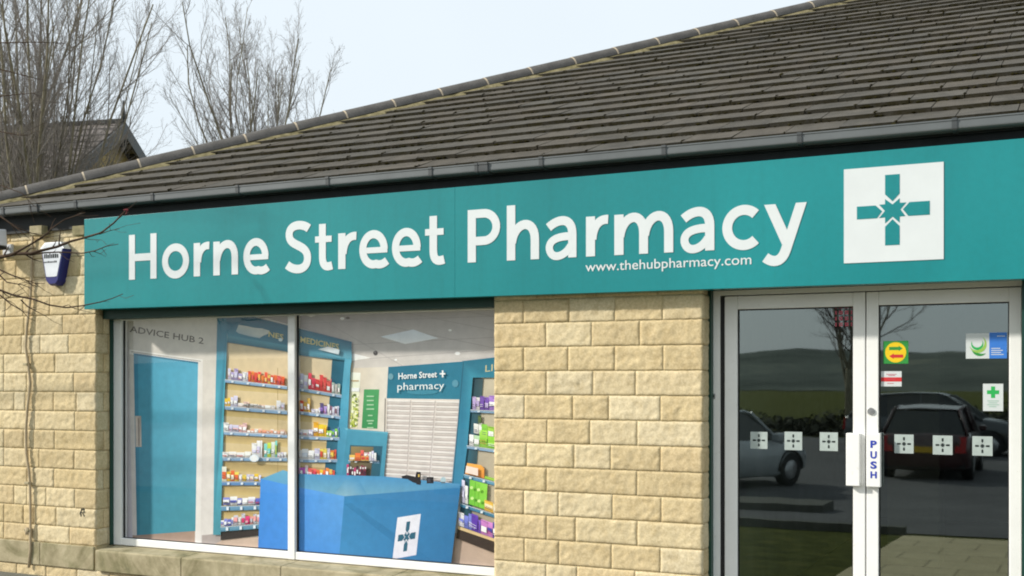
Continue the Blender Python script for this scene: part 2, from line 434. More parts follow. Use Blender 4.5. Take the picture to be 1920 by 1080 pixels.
# mortar core behind the faces (mi 1)
wall.box(-8.05, WL - 0.008, 0.0052, 0.30, -0.3, 2.84, 1)
wall.box(WL - 0.008, PL + 0.008, 0.0052, 0.30, -0.3, 0.14, 1)
wall.box(PL + 0.008, PR - 0.008, 0.0052, 0.30, -0.3, 2.40, 1)
wall.box(0.03, RIGHT - 0.3, 0.0052, 0.30, -0.3, 2.40, 1)
wall.box(WL - 0.008, RIGHT - 0.3, 0.0052, 0.30, 2.40, 2.84, 1)
# the other three sides
wall.box(-8.06, -7.78, 0.302, 2 * DEPTH - 0.4, -0.3, 2.84, 2)
wall.box(RIGHT - 0.3, RIGHT - 0.02, 0.0, 2 * DEPTH - 0.4, -0.3, 2.84, 2)
wall.box(-8.06, RIGHT - 0.02, 2 * DEPTH - 0.398, 2 * DEPTH - 0.1, -0.3, 2.84, 2)
w_o = wall.build('wall', [M['stone'], M['mortar'], M['side_wall']], B)
# small painted scrawl on one block
mb = MB()
for st in ([(-.02, -.03), (-.012, .03), (.012, .028), (.014, .006), (-.014, 0)], [(.0, .0), (.018, -.028)], [(-.03, -.012), (-.02, .012)]):
    c = U(152, 962, -0.02)
    for a, b in zip(st[:-1], st[1:]):
        a = Vector((c.x + a[0], -0.007, c.z + a[1])); b = Vector((c.x + b[0], -0.007, c.z + b[1]))
        d = (b - a).normalized(); q = Vector((-d.z, 0, d.x)) * 0.0020
        mb.prism([a - q, b - q, b + q, a + q], (0, 0.016, 0))
mb.build('graffiti', M['ink'], B)

# sill course: long smooth stones under the window and along the wall
sill = MB()
sx = [-8.08, -7.93, ux(77, 0), ux(178, 0)]
for a, b in zip(sx[:-1], sx[1:]): sill.box(a + .002, b - .002, -0.014, 0.10, 0.080, 0.260)
sw = [ux(178, -.03) + .004, ux(340, -.03), ux(527, -.03), ux(735, -.03), PL - 0.003]
for a, b in zip(sw[:-1], sw[1:]):
    a += .002; b -= .002
    sill.prism([(a, -0.035, 0.082), (a, -0.035, 0.236), (a, -0.026, 0.243), (a, 0.24, 0.256), (a, 0.24, 0.082)], (b - a, 0, 0))
bevel(sill.build('stone_sill', M['sill'], B), 0.006)
for u0, u1 in ((55, 78), (135, 157.5)):
    mb = MB(); a = U(u0, 424, -0.09); b = U(u1, 440, -0.09)
    mb.box(a.x, b.x, -0.09, 0.0, b.z, a.z)
    bevel(mb.build('corbel', M['sill'], B), 0.004)

# ---------------------------------------------------------------- roof
QN = math.sqrt(1 + SL * SL)
def slope_pt(x, s, h=0.0):   # s = distance up the slope, h = height off it
    c_, s_ = 1 / QN, SL / QN
    return Vector((x, YE + s * c_ - h * s_, ZE + s * s_ + h * c_))
roof = MB()
GA, TW = 0.29, 0.30
NC = int(DEPTH * QN / GA)
rr = random.Random(5)
moss_spots = []
for i in range(NC):
    s0 = i * GA; s1 = min(s0 + GA + 0.03, DEPTH * QN)
    l0 = XC + s0 / QN; l1 = XC + s1 / QN
    x = XC - 0.15 + (TW / 2 if i % 2 else 0)
    wob = rr.uniform(-0.003, 0.003)
    while x < RIGHT + 0.3:
        a0 = max(x + .0025, l0); a1 = max(x + .0025, l1); b0 = max(x + TW - .0025, l0); b1 = max(x + TW - .0025, l1)
        b0 = min(b0, RIGHT + .3); b1 = min(b1, RIGHT + .3)
        if b0 - a0 > 0.01:
            k = rr.uniform(0.90, 1.08); w = rr.uniform(0.97, 1.03); ti = (k * w, k, k * (2 - w), 1)
            h = 0.033 + wob + rr.uniform(-0.003, 0.003); sd = s0 + rr.uniform(-0.004, 0.004)
            p = [slope_pt(a0, sd, h), slope_pt(b0, sd, h), slope_pt(b1, s1, 0.008), slope_pt(a1, s1, 0.008)]
            roof.face(p, 0, ti)
            q = [slope_pt(a0, sd + .004, h - 0.036), slope_pt(b0, sd + .004, h - 0.036)]
            roof.face([q[0], q[1], p[1], p[0]], 1, ti)
            roof.face([q[0], p[0], p[3]], 1, ti); roof.face([q[1], p[2], p[1]], 1, ti)
            # moss lodges along the lower edge and in the joint
            for _ in range(rr.choice((2, 4, 6, 9, 14))):
                mx = rr.uniform(a0, b0); moss_spots.append((slope_pt(mx, sd - 0.006, h - 0.024), rr.choice((.005, .006, .007, .008, .010, .012, .016)) * rr.uniform(.8, 1.2)))
            if rr.random() < 0.45:
                for t in (0.01, 0.03, 0.055)[:rr.choice((2, 3))]:
                    moss_spots.append((slope_pt(b0, sd + t, h - 0.004), rr.uniform(0.005, 0.011)))
        x += TW
# left, back and right slopes as plain coursed planes
ZR = ZE + SL * DEPTH; YR = YE + DEPTH; YB = YE + 2 * DEPTH
tl = (0.95, 0.95, 0.95, 1)
roof.face([(XC, YE, ZE), (XC, YB, ZE), (XC + DEPTH, YR, ZR)], 0, tl)
roof.face([(XC, YB, ZE), (RIGHT + .3, YB, ZE), (RIGHT + .3, YR, ZR), (XC + DEPTH, YR, ZR)], 0, tl)
roof.face([(RIGHT + .3, YE, ZE), (RIGHT + .3, YR, ZR), (RIGHT + .3, YB, ZE)], 0, tl)
ro = roof.build('roof', [M['tile'], M['tile_edge']], B, weld=False)
ico = [Vector(p) for p in ((0, 0, 1), (.89, 0, .45), (.28, .85, .45), (-.72, .53, .45), (-.72, -.53, .45), (.28, -.85, .45), (0, 0, -.4))]
mo = MB()
for p, r in moss_spots:
    k = [q * r * rr.uniform(0.7, 1.3) for q in ico]; st = rr.uniform(1.0, 1.7)
    k = [p + Vector((q.x * st, q.y, q.z)) for q in k]
    for a in range(5):
        b = (a + 1) % 5
        mo.face([k[0], k[1 + a], k[1 + b]]); mo.face([k[6], k[1 + b], k[1 + a]])
mm = mo.build('moss', M['moss'], ro, weld=False); mm['kind'] = 'stuff'
# hip: bedded half round tiles
hd = Vector((1, 1, SL)).normalized()
side = Vector((1, -1, 0)).normalized(); upv = side.cross(hd).normalized()
if upv.z < 0: upv = -upv
def hip_pt(q): return Vector((XC + q, YE + q, ZE + SL * q))
bed = MB(); rows = []
for i in range(0, 120):
    q = i * DEPTH / 119; c_ = hip_pt(q); row = []
    for k in range(9):
        a = math.pi * k / 8; wv = 0.185 + 0.04 * noise.noise(Vector((q * 7, k, 0)))
        row.append(c_ + side * (math.cos(a) * wv) + upv * (0.004 + math.sin(a) * 0.055 - 0.07 * abs(math.cos(a))))
    rows.append(row)
bed.grid(rows, 0); bed.build('hip_mortar_bed', M['bed'], ro)
PITCH = 0.3135; Q0 = 0.07
def half_round(r0, r1, L, name, mat, th=0.014, lift=0.042):
    m = MB(); n = 10
    o_, i_ = [], []
    for t, r in ((0, r0), (L, r1)):
        o_.append([hd * t + side * (math.cos(math.pi * k / n) * r) + upv * (math.sin(math.pi * k / n) * r * 0.82 + lift - 0.03) for k in range(n + 1)])
        i_.append([hd * t + side * (math.cos(math.pi * k / n) * (r - th)) + upv * (math.sin(math.pi * k / n) * (r - th) * 0.82 + lift - 0.03) for k in range(n + 1)])
    m.grid(o_, 0); m.grid(i_[::-1], 0)
    for e in (0, 1):
        for k in range(n):
            m.face([o_[e][k], o_[e][k + 1], i_[e][k + 1], i_[e][k]])
    for k in (0, n): m.face([o_[0][k], o_[1][k], i_[1][k], i_[0][k]])
    return m.build(name, mat, weld=False)
step = PITCH * math.sqrt(2 + SL * SL)
t0 = half_round(0.112, 0.108, step - 0.016, 'hip_tile', M['hip'])
j0 = half_round(0.1115, 0.1115, 0.013, 'hip_joint', M['joint'], 0.02)
wB = world_loc(ro)
n = 0; q = Q0 - PITCH
while q < DEPTH - 0.1:
    for src, dq in ((t0, 0.0), (j0, -0.0145 / math.sqrt(2 + SL * SL))):
        o = src if n == 0 else src.copy()
        if n: COL.objects.link(o)
        o.parent = ro; o.location = hip_pt(q + dq) - wB
    n += 1; q += PITCH

# ---------------------------------------------------------------- eaves and gutter
GXL, GXR = XC - 0.06, RIGHT + 0.3
mb = MB()
mb.box(-8.06, RIGHT, -0.030, -0.001, 2.722, 2.866)
mb.box(XC + 0.02, RIGHT + .2, -0.058, -0.032, 2.846, 2.906)
mb.box(XC + 0.02, XC + 0.2, -0.031, 2 * DEPTH - .2, 2.838, 2.856)
mb.build('eaves_board', M['black'], B)
g = MB()
prof = [(-0.138, 2.905), (-0.140, 2.850), (-0.150, 2.842), (-0.222, 2.842), (-0.228, 2.845), (-0.232, 2.850), (-0.233, 2.858), (-0.234, 2.896), (-0.238, 2.898), (-0.238, 2.906), (-0.224, 2.906), (-0.222, 2.870), (-0.205, 2.853), (-0.155, 2.853), (-0.146, 2.860), (-0.143, 2.905)]
g.prism([(GXL, y + .081, 2.905 + (z - 2.905) * .86 + .006) for y, z in prof], (GXR - GXL, 0, 0))
gu = g.build('gutter', M['gutter'], B)
def bracket(x, w, name, grow=0.004):
    m = MB()
    pr = [(-0.134, 2.909), (-0.136, 2.846), (-0.148, 2.836), (-0.226, 2.836), (-0.234, 2.840), (-0.238, 2.848), (-0.239, 2.865), (-0.240, 2.893), (-0.2435, 2.895), (-0.2435, 2.911), (-0.226, 2.911), (-0.22, 2.870), (-0.16, 2.868), (-0.14, 2.911)]
    m.prism([(x - w / 2, y + .081 - (grow - .004), 2.905 + (z - 2.905) * .86 + .006 - (grow - .004) * 0.5) for y, z in pr], (w, 0, 0))
    return m.build(name, M['bracket'], gu)
for u in (8, 144, 288, 447, 616, 809, 1016, 1246, 1500, 1790, 2120):
    bracket(ux(u, -0.14), 0.026, 'gutter_bracket')
for u in (66, 905):
    x = ux(u, -0.14); bracket(x - .035, 0.022, 'gutter_joint', 0.010); bracket(x + .035, 0.022, 'gutter_joint', 0.010); bracket(x, 0.05, 'gutter_joint', 0.007)

# ---------------------------------------------------------------- shop window
FY = RECESS
WX0 = ux(212, FY); WX1 = PL - 0.002
WZ0 = 0.258; WZ1 = U(230, 598, FY).z
hd_ = MB()
hd_.box(WL + 0.012, WX1, 0.06, 0.235, WZ1 - 0.004, 2.39)          # green head
hd_.box(WL + 0.012, WX0 - 0.002, 0.135, 0.235, 0.258, WZ1 - 0.006)  # green jamb
hd_.build('window_head', M['green'], B)
fr = MB()
fw = 0.085
mx0, mx1 = ux(540, FY), ux(553, FY)
fr.box(WX0, WX0 + fw, FY, FY + .07, WZ0, WZ1)
fr.box(WX1 - 0.012, WX1, FY, FY + .07, WZ0, WZ1)
fr.box(WX0 + fw, mx0, FY + .002, FY + .07, WZ0, WZ0 + .055)
fr.box(mx1, WX1 - 0.012, FY + .002, FY + .07, WZ0, WZ0 + .055)
fr.box(mx0, mx1, FY - .004, FY + .07, WZ0, WZ1)
fr.box(WX0 + fw, mx0, FY + .002, FY + .07, WZ1 - .012, WZ1); fr.box(mx1, WX1 - 0.012, FY + .002, FY + .07, WZ1 - .012, WZ1)
win = bevel(fr.build('window_frame', M['white'], B), 0.004)
gk = MB()
for a, b in ((WX0 + fw, mx0), (mx1, WX1 - .012)):
    z0, z1 = WZ0 + .055, WZ1 - .012
    for r in ((a, a + .010, z0, z1), (b - .007, b, z0, z1), (a + .010, b - .007, z0, z0 + .006)):
        gk.box(r[0], r[1], FY + .022, FY + .034, r[2], r[3])
gk.build('gasket', M['gasket'], win)
for a, b in ((WX0 + fw, mx0), (mx1, WX1 - .012)):
    m = MB(); m.face([(a, FY + .030, WZ0 + .056), (b, FY + .030, WZ0 + .056), (b, FY + .030, WZ1 - .013), (a, FY + .030, WZ1 - .013)])
    m.build('pane', M['window_glass'], win)
mb = MB(); mb.box(WX0, WX1, FY + 0.078, FY + 0.09, WZ0, WZ1); mb.build('window_backing', M['room'], B)

# ---------------------------------------------------------------- printed picture in the shop window
# One flat vinyl picture of the shop's inside, in two sheets, one behind each pane.
PY = FY + 0.066
PK = 1.04
class Print:
    def __init__(s): s.items = []          # (layer, pts[(x,z)], cols)
    def poly(s, layer, uv, cols):
        P = [U(u, v, PY - .015) for u, v in uv]
        if isinstance(cols, tuple): cols = [cols] * len(uv)
        s.items.append((layer, [(p.x, p.z) for p in P], [tuple(min(.95, x) for x in rgb(*c, PK)[:3]) for c in cols]))
    def text(s, layer, body, c00, c10, c01, col, bold=0.0, width=None):
        """body set along c00->c10 (baseline), height of capitals c00->c01"""
        cu = bpy.data.curves.new('t', 'FONT'); cu.body = body; cu.size = 1.0; cu.offset = bold; cu.resolution_u = 2
        ob = bpy.data.objects.new('t', cu); COL.objects.link(ob)
        dg = bpy.context.evaluated_depsgraph_get(); me = bpy.data.meshes.new_from_object(ob.evaluated_get(dg))
        xs = [v.co.x for v in me.vertices]; w0, w1 = min(xs), max(xs); cap = 0.73
        V_ = [(v.co.x, v.co.y) for v in me.vertices]
        for f in me.polygons:
            uv = []
            for i in f.vertices:
                a = (V_[i][0] - w0) / (w1 - w0); b = V_[i][1] / cap
                uv.append((c00[0] + (c10[0] - c00[0]) * a + (c01[0] - c00[0]) * b, c00[1] + (c10[1] - c00[1]) * a + (c01[1] - c00[1]) * b))
            s.poly(layer, uv, col)
        bpy.data.objects.remove(ob); bpy.data.curves.remove(cu); bpy.data.meshes.remove(me)
    def build(s, x0, x1, z0, z1, name):
        m = MB()
        for rank, (layer, pts, cols) in enumerate(sorted(s.items, key=lambda q: q[0])):
            P = [(p[0], p[1], c) for p, c in zip(pts, cols)]
            for ax, lim, sg in ((0, x0, 1), (0, x1, -1), (1, z0, 1), (1, z1, -1)):
                out = []
                for i in range(len(P)):
                    a, b = P[i - 1], P[i]
                    da, db = (a[ax] - lim) * sg, (b[ax] - lim) * sg
                    if (da < 0) != (db < 0):
                        t = da / (da - db)
                        out.append((a[0] + (b[0] - a[0]) * t, a[1] + (b[1] - a[1]) * t, tuple(p + (q - p) * t for p, q in zip(a[2], b[2]))))
                    if db >= 0: out.append(b)
                P = out
                if not P: break
            if len(P) < 3: continue
            y = PY - rank * 0.030 / len(s.items)
            m.face([(p[0], y, p[1]) for p in P], 0, [p[2] + (1,) for p in P])
        return m.build(name, M['print'], weld=False)
G = Print(); gr = random.Random(21)
TEAL = (70, 160, 190)
def lerp(a, b, t): return (a[0] + (b[0] - a[0]) * t, a[1] + (b[1] - a[1]) * t)
def stick(layer, u0, v0, u1, v1, col, col2=None):
    G.poly(layer, [(u0, v0), (u1, v0), (u1, v1), (u0, v1)], [col, col, col2 or col, col2 or col])
# 0 wall behind everything
G.poly(0, [(205, 570), (945, 545), (945, 1095), (205, 1040)], (226, 220, 210))
# ceiling
G.poly(1, [(440, 560), (945, 545), (945, 668), (866, 677), (726, 688), (655, 693), (640, 640), (553, 612), (440, 580)],
       [(178, 170, 168), (178, 172, 172), (186, 180, 178), (204, 198, 194), (216, 210, 204), (216, 208, 200), (196, 188, 182), (176, 166, 164), (176, 166, 164)])
for a, b in (((600, 585), (925, 652)), ((690, 572), (940, 622)), ((560, 606), (925, 592)), ((650, 646), (925, 632)), ((560, 575), (760, 690)), ((690, 672), (925, 655)), ((800, 570), (940, 596))):
    d = 0.7
    G.poly(2, [(a[0], a[1]), (b[0], b[1]), (b[0], b[1] + d), (a[0], a[1] + d)], (158, 150, 148))
G.poly(3, [(711, 631), (772.6, 617.5), (820, 634), (757.6, 645)], [(226, 232, 238), (222, 228, 236), (236, 240, 244), (255, 255, 255)])
G.poly(3, [(565, 589), (600, 588), (581, 594)], (236, 230, 224))
G.poly(3, [(655, 663), (662, 663), (694, 671), (655, 677)], [(255, 255, 255), (255, 255, 255), (240, 236, 230), (250, 246, 240)])
def disc(layer, u, v, ru, rv, col, n=12): G.poly(layer, [(u + ru * math.cos(6.2832 * k / n), v + rv * math.sin(6.2832 * k / n)) for k in range(n)], col)
for u, v, r in ((842, 619, 3.6), (856, 662.6, 5.6), (740, 674.6, 3), (639.5, 597, 4.5)):
    disc(3, u, v, r, r * .65, (228, 222, 216)); disc(4, u, v, r * .8, r * .5, (255, 255, 255))
disc(3, 702, 662, 4.4, 4.6, (70, 64, 64)); disc(4, 701, 660, 1.6, 1.4, (130, 124, 124)); disc(3, 650, 596, 4, 2.2, (110, 96, 90))
# left: cream lobby wall, door, architrave
G.poly(1, [(205, 570), (408, 565), (404, 800), (398, 1018), (205, 1030)], [(206, 200, 190), (216, 210, 198), (222, 214, 206), (216, 210, 206), (196, 190, 192)])
G.poly(2, [(226, 600), (238, 600), (246, 1008), (228, 1008)], [(188, 182, 180), (196, 190, 186), (190, 184, 192), (172, 166, 178)])
for u, k in ((231, 150), (235.5, 168)): stick(3, u, 640, u + 1.2, 1008, (k, k - 4, k + 2))
G.poly(2, [(240, 655), (378, 674), (377, 682), (240, 664)], (232, 228, 222))
G.poly(3, [(243, 658.5), (374, 676.6), (374, 678), (243, 660)], (160, 154, 150))
G.poly(2, [(369, 679), (378, 676), (374, 1019), (363, 1017)], [(236, 230, 224), (230, 224, 218), (222, 216, 212), (226, 220, 216)])
G.poly(2, [(248, 662), (369, 679), (364, 996), (254, 1004)], [(72, 158, 188), (92, 176, 206), (66, 140, 156), (62, 134, 156)])
G.poly(3, [(248, 662), (256, 663), (260, 1003.5), (254, 1004)], [(52, 128, 160), (60, 140, 172), (58, 128, 152), (52, 118, 142)])
G.poly(3, [(248, 662), (369, 679), (369, 682), (250, 666)], (46, 120, 150))
G.poly(4, [(251, 780), (262, 780), (263, 838), (252, 838)], [(200, 186, 176), (172, 160, 152), (206, 196, 186), (190, 178, 168)])
G.poly(5, [(257, 784), (258.6, 784), (259.6, 836), (258, 836)], (140, 128, 122))
G.poly(1.5, [(225, 1004), (254, 1004), (364, 995.5), (364, 1045), (225, 1040)], [(150, 128, 116), (150, 128, 116), (160, 134, 118), (190, 164, 150), (176, 152, 140)])
G.poly(2, [(376, 1004), (398, 1002), (413, 1003), (413, 1014), (398, 1022), (376, 1022)], (170, 158, 154))
G.text(4, 'ADVICE HUB 2', (241, 622), (379, 645), (242, 610), (98, 92, 84), 0.008)
G.poly(1.5, [(376, 1022), (398, 1022), (413, 1012), (490, 1006), (490, 1050), (376, 1045)], [(180, 156, 142), (186, 162, 146), (200, 176, 158), (206, 182, 164), (196, 170, 152), (186, 160, 146)])
# shelving bay left of the mullion
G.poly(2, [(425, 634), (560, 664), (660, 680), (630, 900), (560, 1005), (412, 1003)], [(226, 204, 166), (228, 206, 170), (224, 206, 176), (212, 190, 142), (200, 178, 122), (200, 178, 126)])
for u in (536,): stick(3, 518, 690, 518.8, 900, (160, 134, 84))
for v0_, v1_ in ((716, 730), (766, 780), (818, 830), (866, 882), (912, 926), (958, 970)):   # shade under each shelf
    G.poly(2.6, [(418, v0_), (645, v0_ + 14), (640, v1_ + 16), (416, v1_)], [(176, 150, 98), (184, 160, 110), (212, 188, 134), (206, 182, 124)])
G.poly(6, [(407, 590), (426, 592), (425, 640), (419, 780), (413, 1003), (399, 1003), (402, 800)], [(40, 112, 140), (44, 118, 146), (84, 184, 208), (86, 186, 208), (72, 140, 156), (72, 140, 156), (84, 176, 198)])
G.poly(6, [(418, 580), (468, 592), (557, 615), (659, 641), (659, 676), (646, 674), (557, 657), (426, 632), (424, 600)],
       [(34, 100, 128), (30, 96, 124), (36, 108, 134), (34, 104, 132), (90, 168, 190), (60, 138, 164), (50, 124, 150), (60, 140, 166), (36, 106, 134)])
G.poly(7, [(426, 629), (536, 647), (557, 655), (646, 672), (646, 676), (557, 666), (536, 659), (425, 642)], [(78, 150, 170), (78, 156, 176), (70, 144, 164), (70, 150, 174), (56, 124, 146), (46, 112, 134), (44, 106, 124), (44, 106, 128)])
G.poly(8, [(447, 609), (460, 611), (477, 614.5), (492, 616), (505, 620), (502, 626), (494, 629), (486, 634), (466, 630), (447, 625), (442, 621)], [(206, 208, 200)] * 7 + [(170, 190, 196)] * 4)  # pale glare on the header, painted into the printed picture
G.text(9, 'NES', (504, 631), (532, 637), (504.5, 621), (214, 202, 140), 0.02); disc(9, 527, 637, 4, 3.4, (206, 224, 230))
G.text(9, 'MEDICINES', (564, 641.5), (636, 656), (564.5, 630.5), (214, 202, 140), 0.02)
G.poly(10, [(598, 655), (617, 650), (626, 652), (639, 656), (637, 665), (622, 661)], [(190, 206, 210), (255, 255, 255), (255, 255, 255), (206, 220, 226), (190, 208, 214), (220, 230, 234)])  # bright glare beside the lettering, likewise painted into the print
# upright between the two bays and side panel
G.poly(3, [(621, 668), (646, 674), (640, 740), (629, 896), (606, 896), (612, 800)], [(30, 96, 118), (34, 110, 136), (36, 110, 136), (40, 112, 138), (34, 92, 112), (32, 98, 122)])
G.poly(6, [(646, 672), (659, 675), (656.7, 690), (651, 806), (651, 896), (628, 896), (637, 770)], [(96, 176, 204), (104, 184, 210), (92, 172, 200), (80, 160, 190), (70, 146, 178), (62, 138, 170), (78, 160, 190)])
SHELF = (166, 186, 208)
def shelf(a, b, t, c=SHELF, c2=None):
    G.poly(7, [a, b, (b[0], b[1] + t), (a[0], a[1] + t)], [c, c, c2 or (120, 160, 194), c2 or (112, 152, 188)])
    G.poly(8, [a, b, (b[0], b[1] + .9), (a[0], a[1] + .9)], (220, 226, 232))
    n = max(1, int((b[0] - a[0]) / 24))
    for i in range(n):
        p = lerp(a, b, (i + .5) / n); stick(8.5, p[0] - 2, p[1] + 1.6, p[0] + 2.5, p[1] + t - 1.2, (222, 230, 238))
def goods(a, b, pal, h0, h1, w0=5, w1=9, skip=0.0, up=6, layer=8):
    t = 0.0; L = b[0] - a[0]
    x = a[0]
    while x < b[0] - 2:
        w = min(gr.uniform(w0, w1), b[0] - x); h = gr.uniform(h0, h1) * gr.choice((1.0, 1.1, 1.25)); c = gr.choice(pal)
        if gr.random() >= skip:
            p = lerp(a, b, (x - a[0]) / L); q = lerp(a, b, (x + w - 0.5 - a[0]) / L)
            dk = tuple(int(k * .82) for k in c); c = tuple(int(min(255, k * 1.06 + 6)) for k in c)
            G.poly(layer, [(p[0], p[1] - h), (q[0], q[1] - h), q, p], [c, c, dk, dk])
            c2 = gr.choice(pal + [(250, 248, 244), (250, 248, 244)])
            m0, m1 = gr.uniform(.15, .35), gr.uniform(.5, .8)
            G.poly(layer + .5, [(p[0] + .8, p[1] - h * m1), (q[0] - .8, q[1] - h * m1), (q[0] - .8, q[1] - h * m0), (p[0] + .8, p[1] - h * m0)], c2)
            if h > 9 and w > 5:
                c3 = gr.choice([(60, 60, 110), (180, 60, 60), (230, 230, 230), (90, 90, 90)])
                for z in (.28, .42):
                    G.poly(layer + 1, [(p[0] + 1.6, p[1] - h * z), (q[0] - 2, q[1] - h * z), (q[0] - 2, q[1] - h * z + .9), (p[0] + 1.6, p[1] - h * z + .9)], c3)
            if gr.random() < .35: G.poly(layer + 1, [(p[0] + 1, p[1] - h + .4), (q[0] - 1, q[1] - h + .4), (q[0] - 1, q[1] - h + 1.8), (p[0] + 1, p[1] - h + 1.8)], dk)
        x += w
WHT = [(242, 240, 240), (232, 230, 240), (206, 202, 228)]; ORG = [(232, 104, 50), (236, 130, 56), (222, 84, 60), (244, 186, 90)]
RED = [(226, 70, 70), (232, 96, 88), (214, 60, 84), (240, 200, 200)]; PUR = [(150, 110, 190), (176, 150, 210), (236, 230, 240)]
YEL = [(240, 190, 50), (246, 210, 90), (244, 236, 210)]; BLU = [(96, 104, 190), (130, 136, 206), (226, 228, 240)]; GRN = [(130, 196, 70), (160, 210, 80), (240, 240, 230)]
# left bay shelves, top to bottom
shelf((421, 711), (538, 724), 6)
goods((427, 711), (465, 715.5), WHT + [(170, 156, 200)], 13, 18); goods((465, 715.5), (534, 723.5), ORG + RED[:2], 13, 18, 5, 8)
shelf((421, 761), (538, 770), 7)
goods((421, 761), (446, 763), WHT + YEL[:1], 13, 19); goods((446, 763), (518, 768.5), [(240, 226, 222), (250, 244, 240), (236, 200, 190)], 6, 9, 8, 14); goods((518, 768.5), (536, 770), WHT + RED[:1], 14, 17)
for i in range(14): stick(10, 460 + i * 2.4, 757 + i * .18 + gr.uniform(-1, 1), 461.3 + i * 2.4, 761 + i * .18, (70, 66, 72))
shelf((419, 809), (538, 815), 6)
goods((419, 809), (463, 811), WHT + [(238, 190, 190)], 11, 16, 7, 12); goods((463, 811), (537, 815), [(244, 230, 224), (236, 160, 130), (240, 190, 170)], 5, 8, 5, 9)
shelf((417, 857), (538, 858), 7)
goods((417, 857), (472, 857.4), [(250, 246, 240), (246, 232, 220)], 7, 11, 10, 16); goods((472, 857.4), (492, 857.6), WHT, 24, 30, 7, 10); goods((495, 857.6), (520, 857.8), [(120, 204, 196), (190, 210, 70), (210, 220, 210)], 18, 26, 6, 9); goods((520, 858), (538, 858), WHT, 9, 11)
disc(12, 479, 859, 6, 6, (255, 255, 255)); disc(11, 479, 859, 9, 7, (226, 236, 246))
shelf((415.5, 903), (492, 903), 7, (110, 150, 196), (84, 128, 178))
goods((416, 902), (448, 902), YEL + ORG[:2], 12, 24, 6, 9); goods((448, 902), (490, 902), YEL + WHT, 6, 13, 6, 9)
shelf((414, 949), (491, 947), 9, (120, 160, 190), (84, 134, 166))
goods((418, 947), (490, 945.5), BLU + WHT, 11, 13, 9, 14)
shelf((413, 988), (490, 982), 9, (120, 160, 184), (78, 130, 156))
goods((414, 987), (438, 985), BLU, 10, 15, 6, 8); goods((438, 985), (488, 981), [(226, 222, 222), (236, 160, 160), (214, 60, 120), (190, 190, 200)], 13, 19, 6, 9)
G.poly(5, [(413, 998), (491, 991), (491, 1004), (412, 1013)], [(44, 38, 38), (48, 42, 42), (56, 48, 48), (50, 44, 44)])
# bay right of the mullion
shelf((553, 726), (640, 740), 6); goods((556, 726), (578, 729.5), [(80, 74, 90), (200, 190, 226)] + WHT, 17, 24, 6, 8); goods((578, 729.5), (622, 737), RED + [(214, 60, 84)], 20, 25, 6, 7.5); goods((622, 737), (640, 740), [(200, 196, 190), (170, 190, 180)], 14, 17, 5, 6)
shelf((553, 770), (638, 780), 6); goods((556, 770), (582, 773), ORG + WHT[:1], 16, 21, 5, 7); goods((584, 774), (602, 776), WHT, 6, 9); goods((600, 776), (616, 777.5), PUR + [(90, 80, 130), (236, 150, 60)], 14, 22, 6, 8); goods((614, 777), (636, 779.5), WHT + [(130, 90, 110)], 15, 18, 4, 5)
shelf((553, 817), (636, 820), 6); goods((557, 817), (588, 818), WHT, 8, 13, 8, 12); goods((588, 818), (613, 819), [(240, 196, 40), (236, 168, 40)], 18, 24, 9, 13); goods((612, 819), (636, 820), GRN + [(100, 130, 190)], 9, 17, 5, 7)
shelf((553, 861), (632, 861), 6); goods((556, 861), (600, 861), WHT + [(206, 214, 226)], 9, 19, 9, 14); goods((600, 861), (631, 861), ORG + YEL + WHT, 12, 21, 5, 8)
goods((557, 893), (580, 896), [(190, 90, 190), (214, 110, 200)], 14, 18, 5, 7); goods((572, 893), (596, 896), RED, 16, 19, 6, 8); goods((594, 896), (628, 900), ORG + YEL, 12, 17, 5, 7)
# back wall, tall window, green notice
G.poly(2, [(656, 690), (726, 688), (722, 900), (650, 900)], [(222, 208, 186), (228, 220, 208), (224, 216, 206), (224, 212, 190)])
G.poly(3, [(657, 698), (674, 699), (668, 801), (653, 802)], [(250, 246, 230), (250, 248, 236), (226, 226, 150), (224, 224, 140)])
for _ in range(46):
    t = gr.random(); u = lerp((658, 700), (654, 800), t); c = gr.choice([(170, 186, 60), (120, 146, 50), (214, 216, 120), (96, 110, 60), (246, 246, 220), (190, 200, 90)])
    x = u[0] + gr.uniform(0, 11); y = 738 + t * 60
    stick(4 + .02 * _, x, y, x + gr.uniform(1.5, 4.5), y + gr.uniform(1.5, 5), c)
stick(4, 657, 713, 671, 715, (196, 160, 110)); stick(4, 657, 727, 672, 734, (255, 255, 255))
G.poly(3, [(680.5, 730), (709, 730), (705.5, 804), (676, 803)], [(74, 158, 98), (78, 162, 100), (66, 150, 92), (58, 140, 84)])
for v, w in ((742, 14), (750, 13), (758, 13), (766, 15), (778, 9), (788, 13), (793, 8), (801, 12)): stick(4, 692.5 - w / 2, v, 692.5 + w / 2, v + 2.2, (176, 216, 176))
# low unit
G.poly(6.5, [(651, 804), (727, 810), (719, 900), (640, 900)], [(70, 150, 178), (76, 154, 178), (64, 140, 168), (62, 138, 168)])
G.poly(6.5, [(646, 803), (652, 803), (652, 806), (727, 811), (727, 812.5), (648, 806)], (110, 186, 206))
G.poly(7, [(656, 834.5), (717, 836.7), (711, 898), (651, 898)], [(52, 92, 100), (30, 92, 114), (30, 92, 114), (60, 60, 56)])
G.poly(7.5, [(658, 837), (700, 838), (694, 898), (655, 898)], [(150, 130, 84), (120, 110, 80), (60, 56, 52), (70, 66, 58)])
shelf((653, 863), (711, 864), 5, (140, 172, 196))
goods((657, 863), (694, 864), ORG, 9, 12, 8, 12, layer=9); goods((678, 855), (696, 856), RED + [(230, 110, 160)], 7, 11, 6, 8, layer=9); goods((694, 864), (708, 864), WHT + PUR, 13, 15, 4, 5, layer=9)
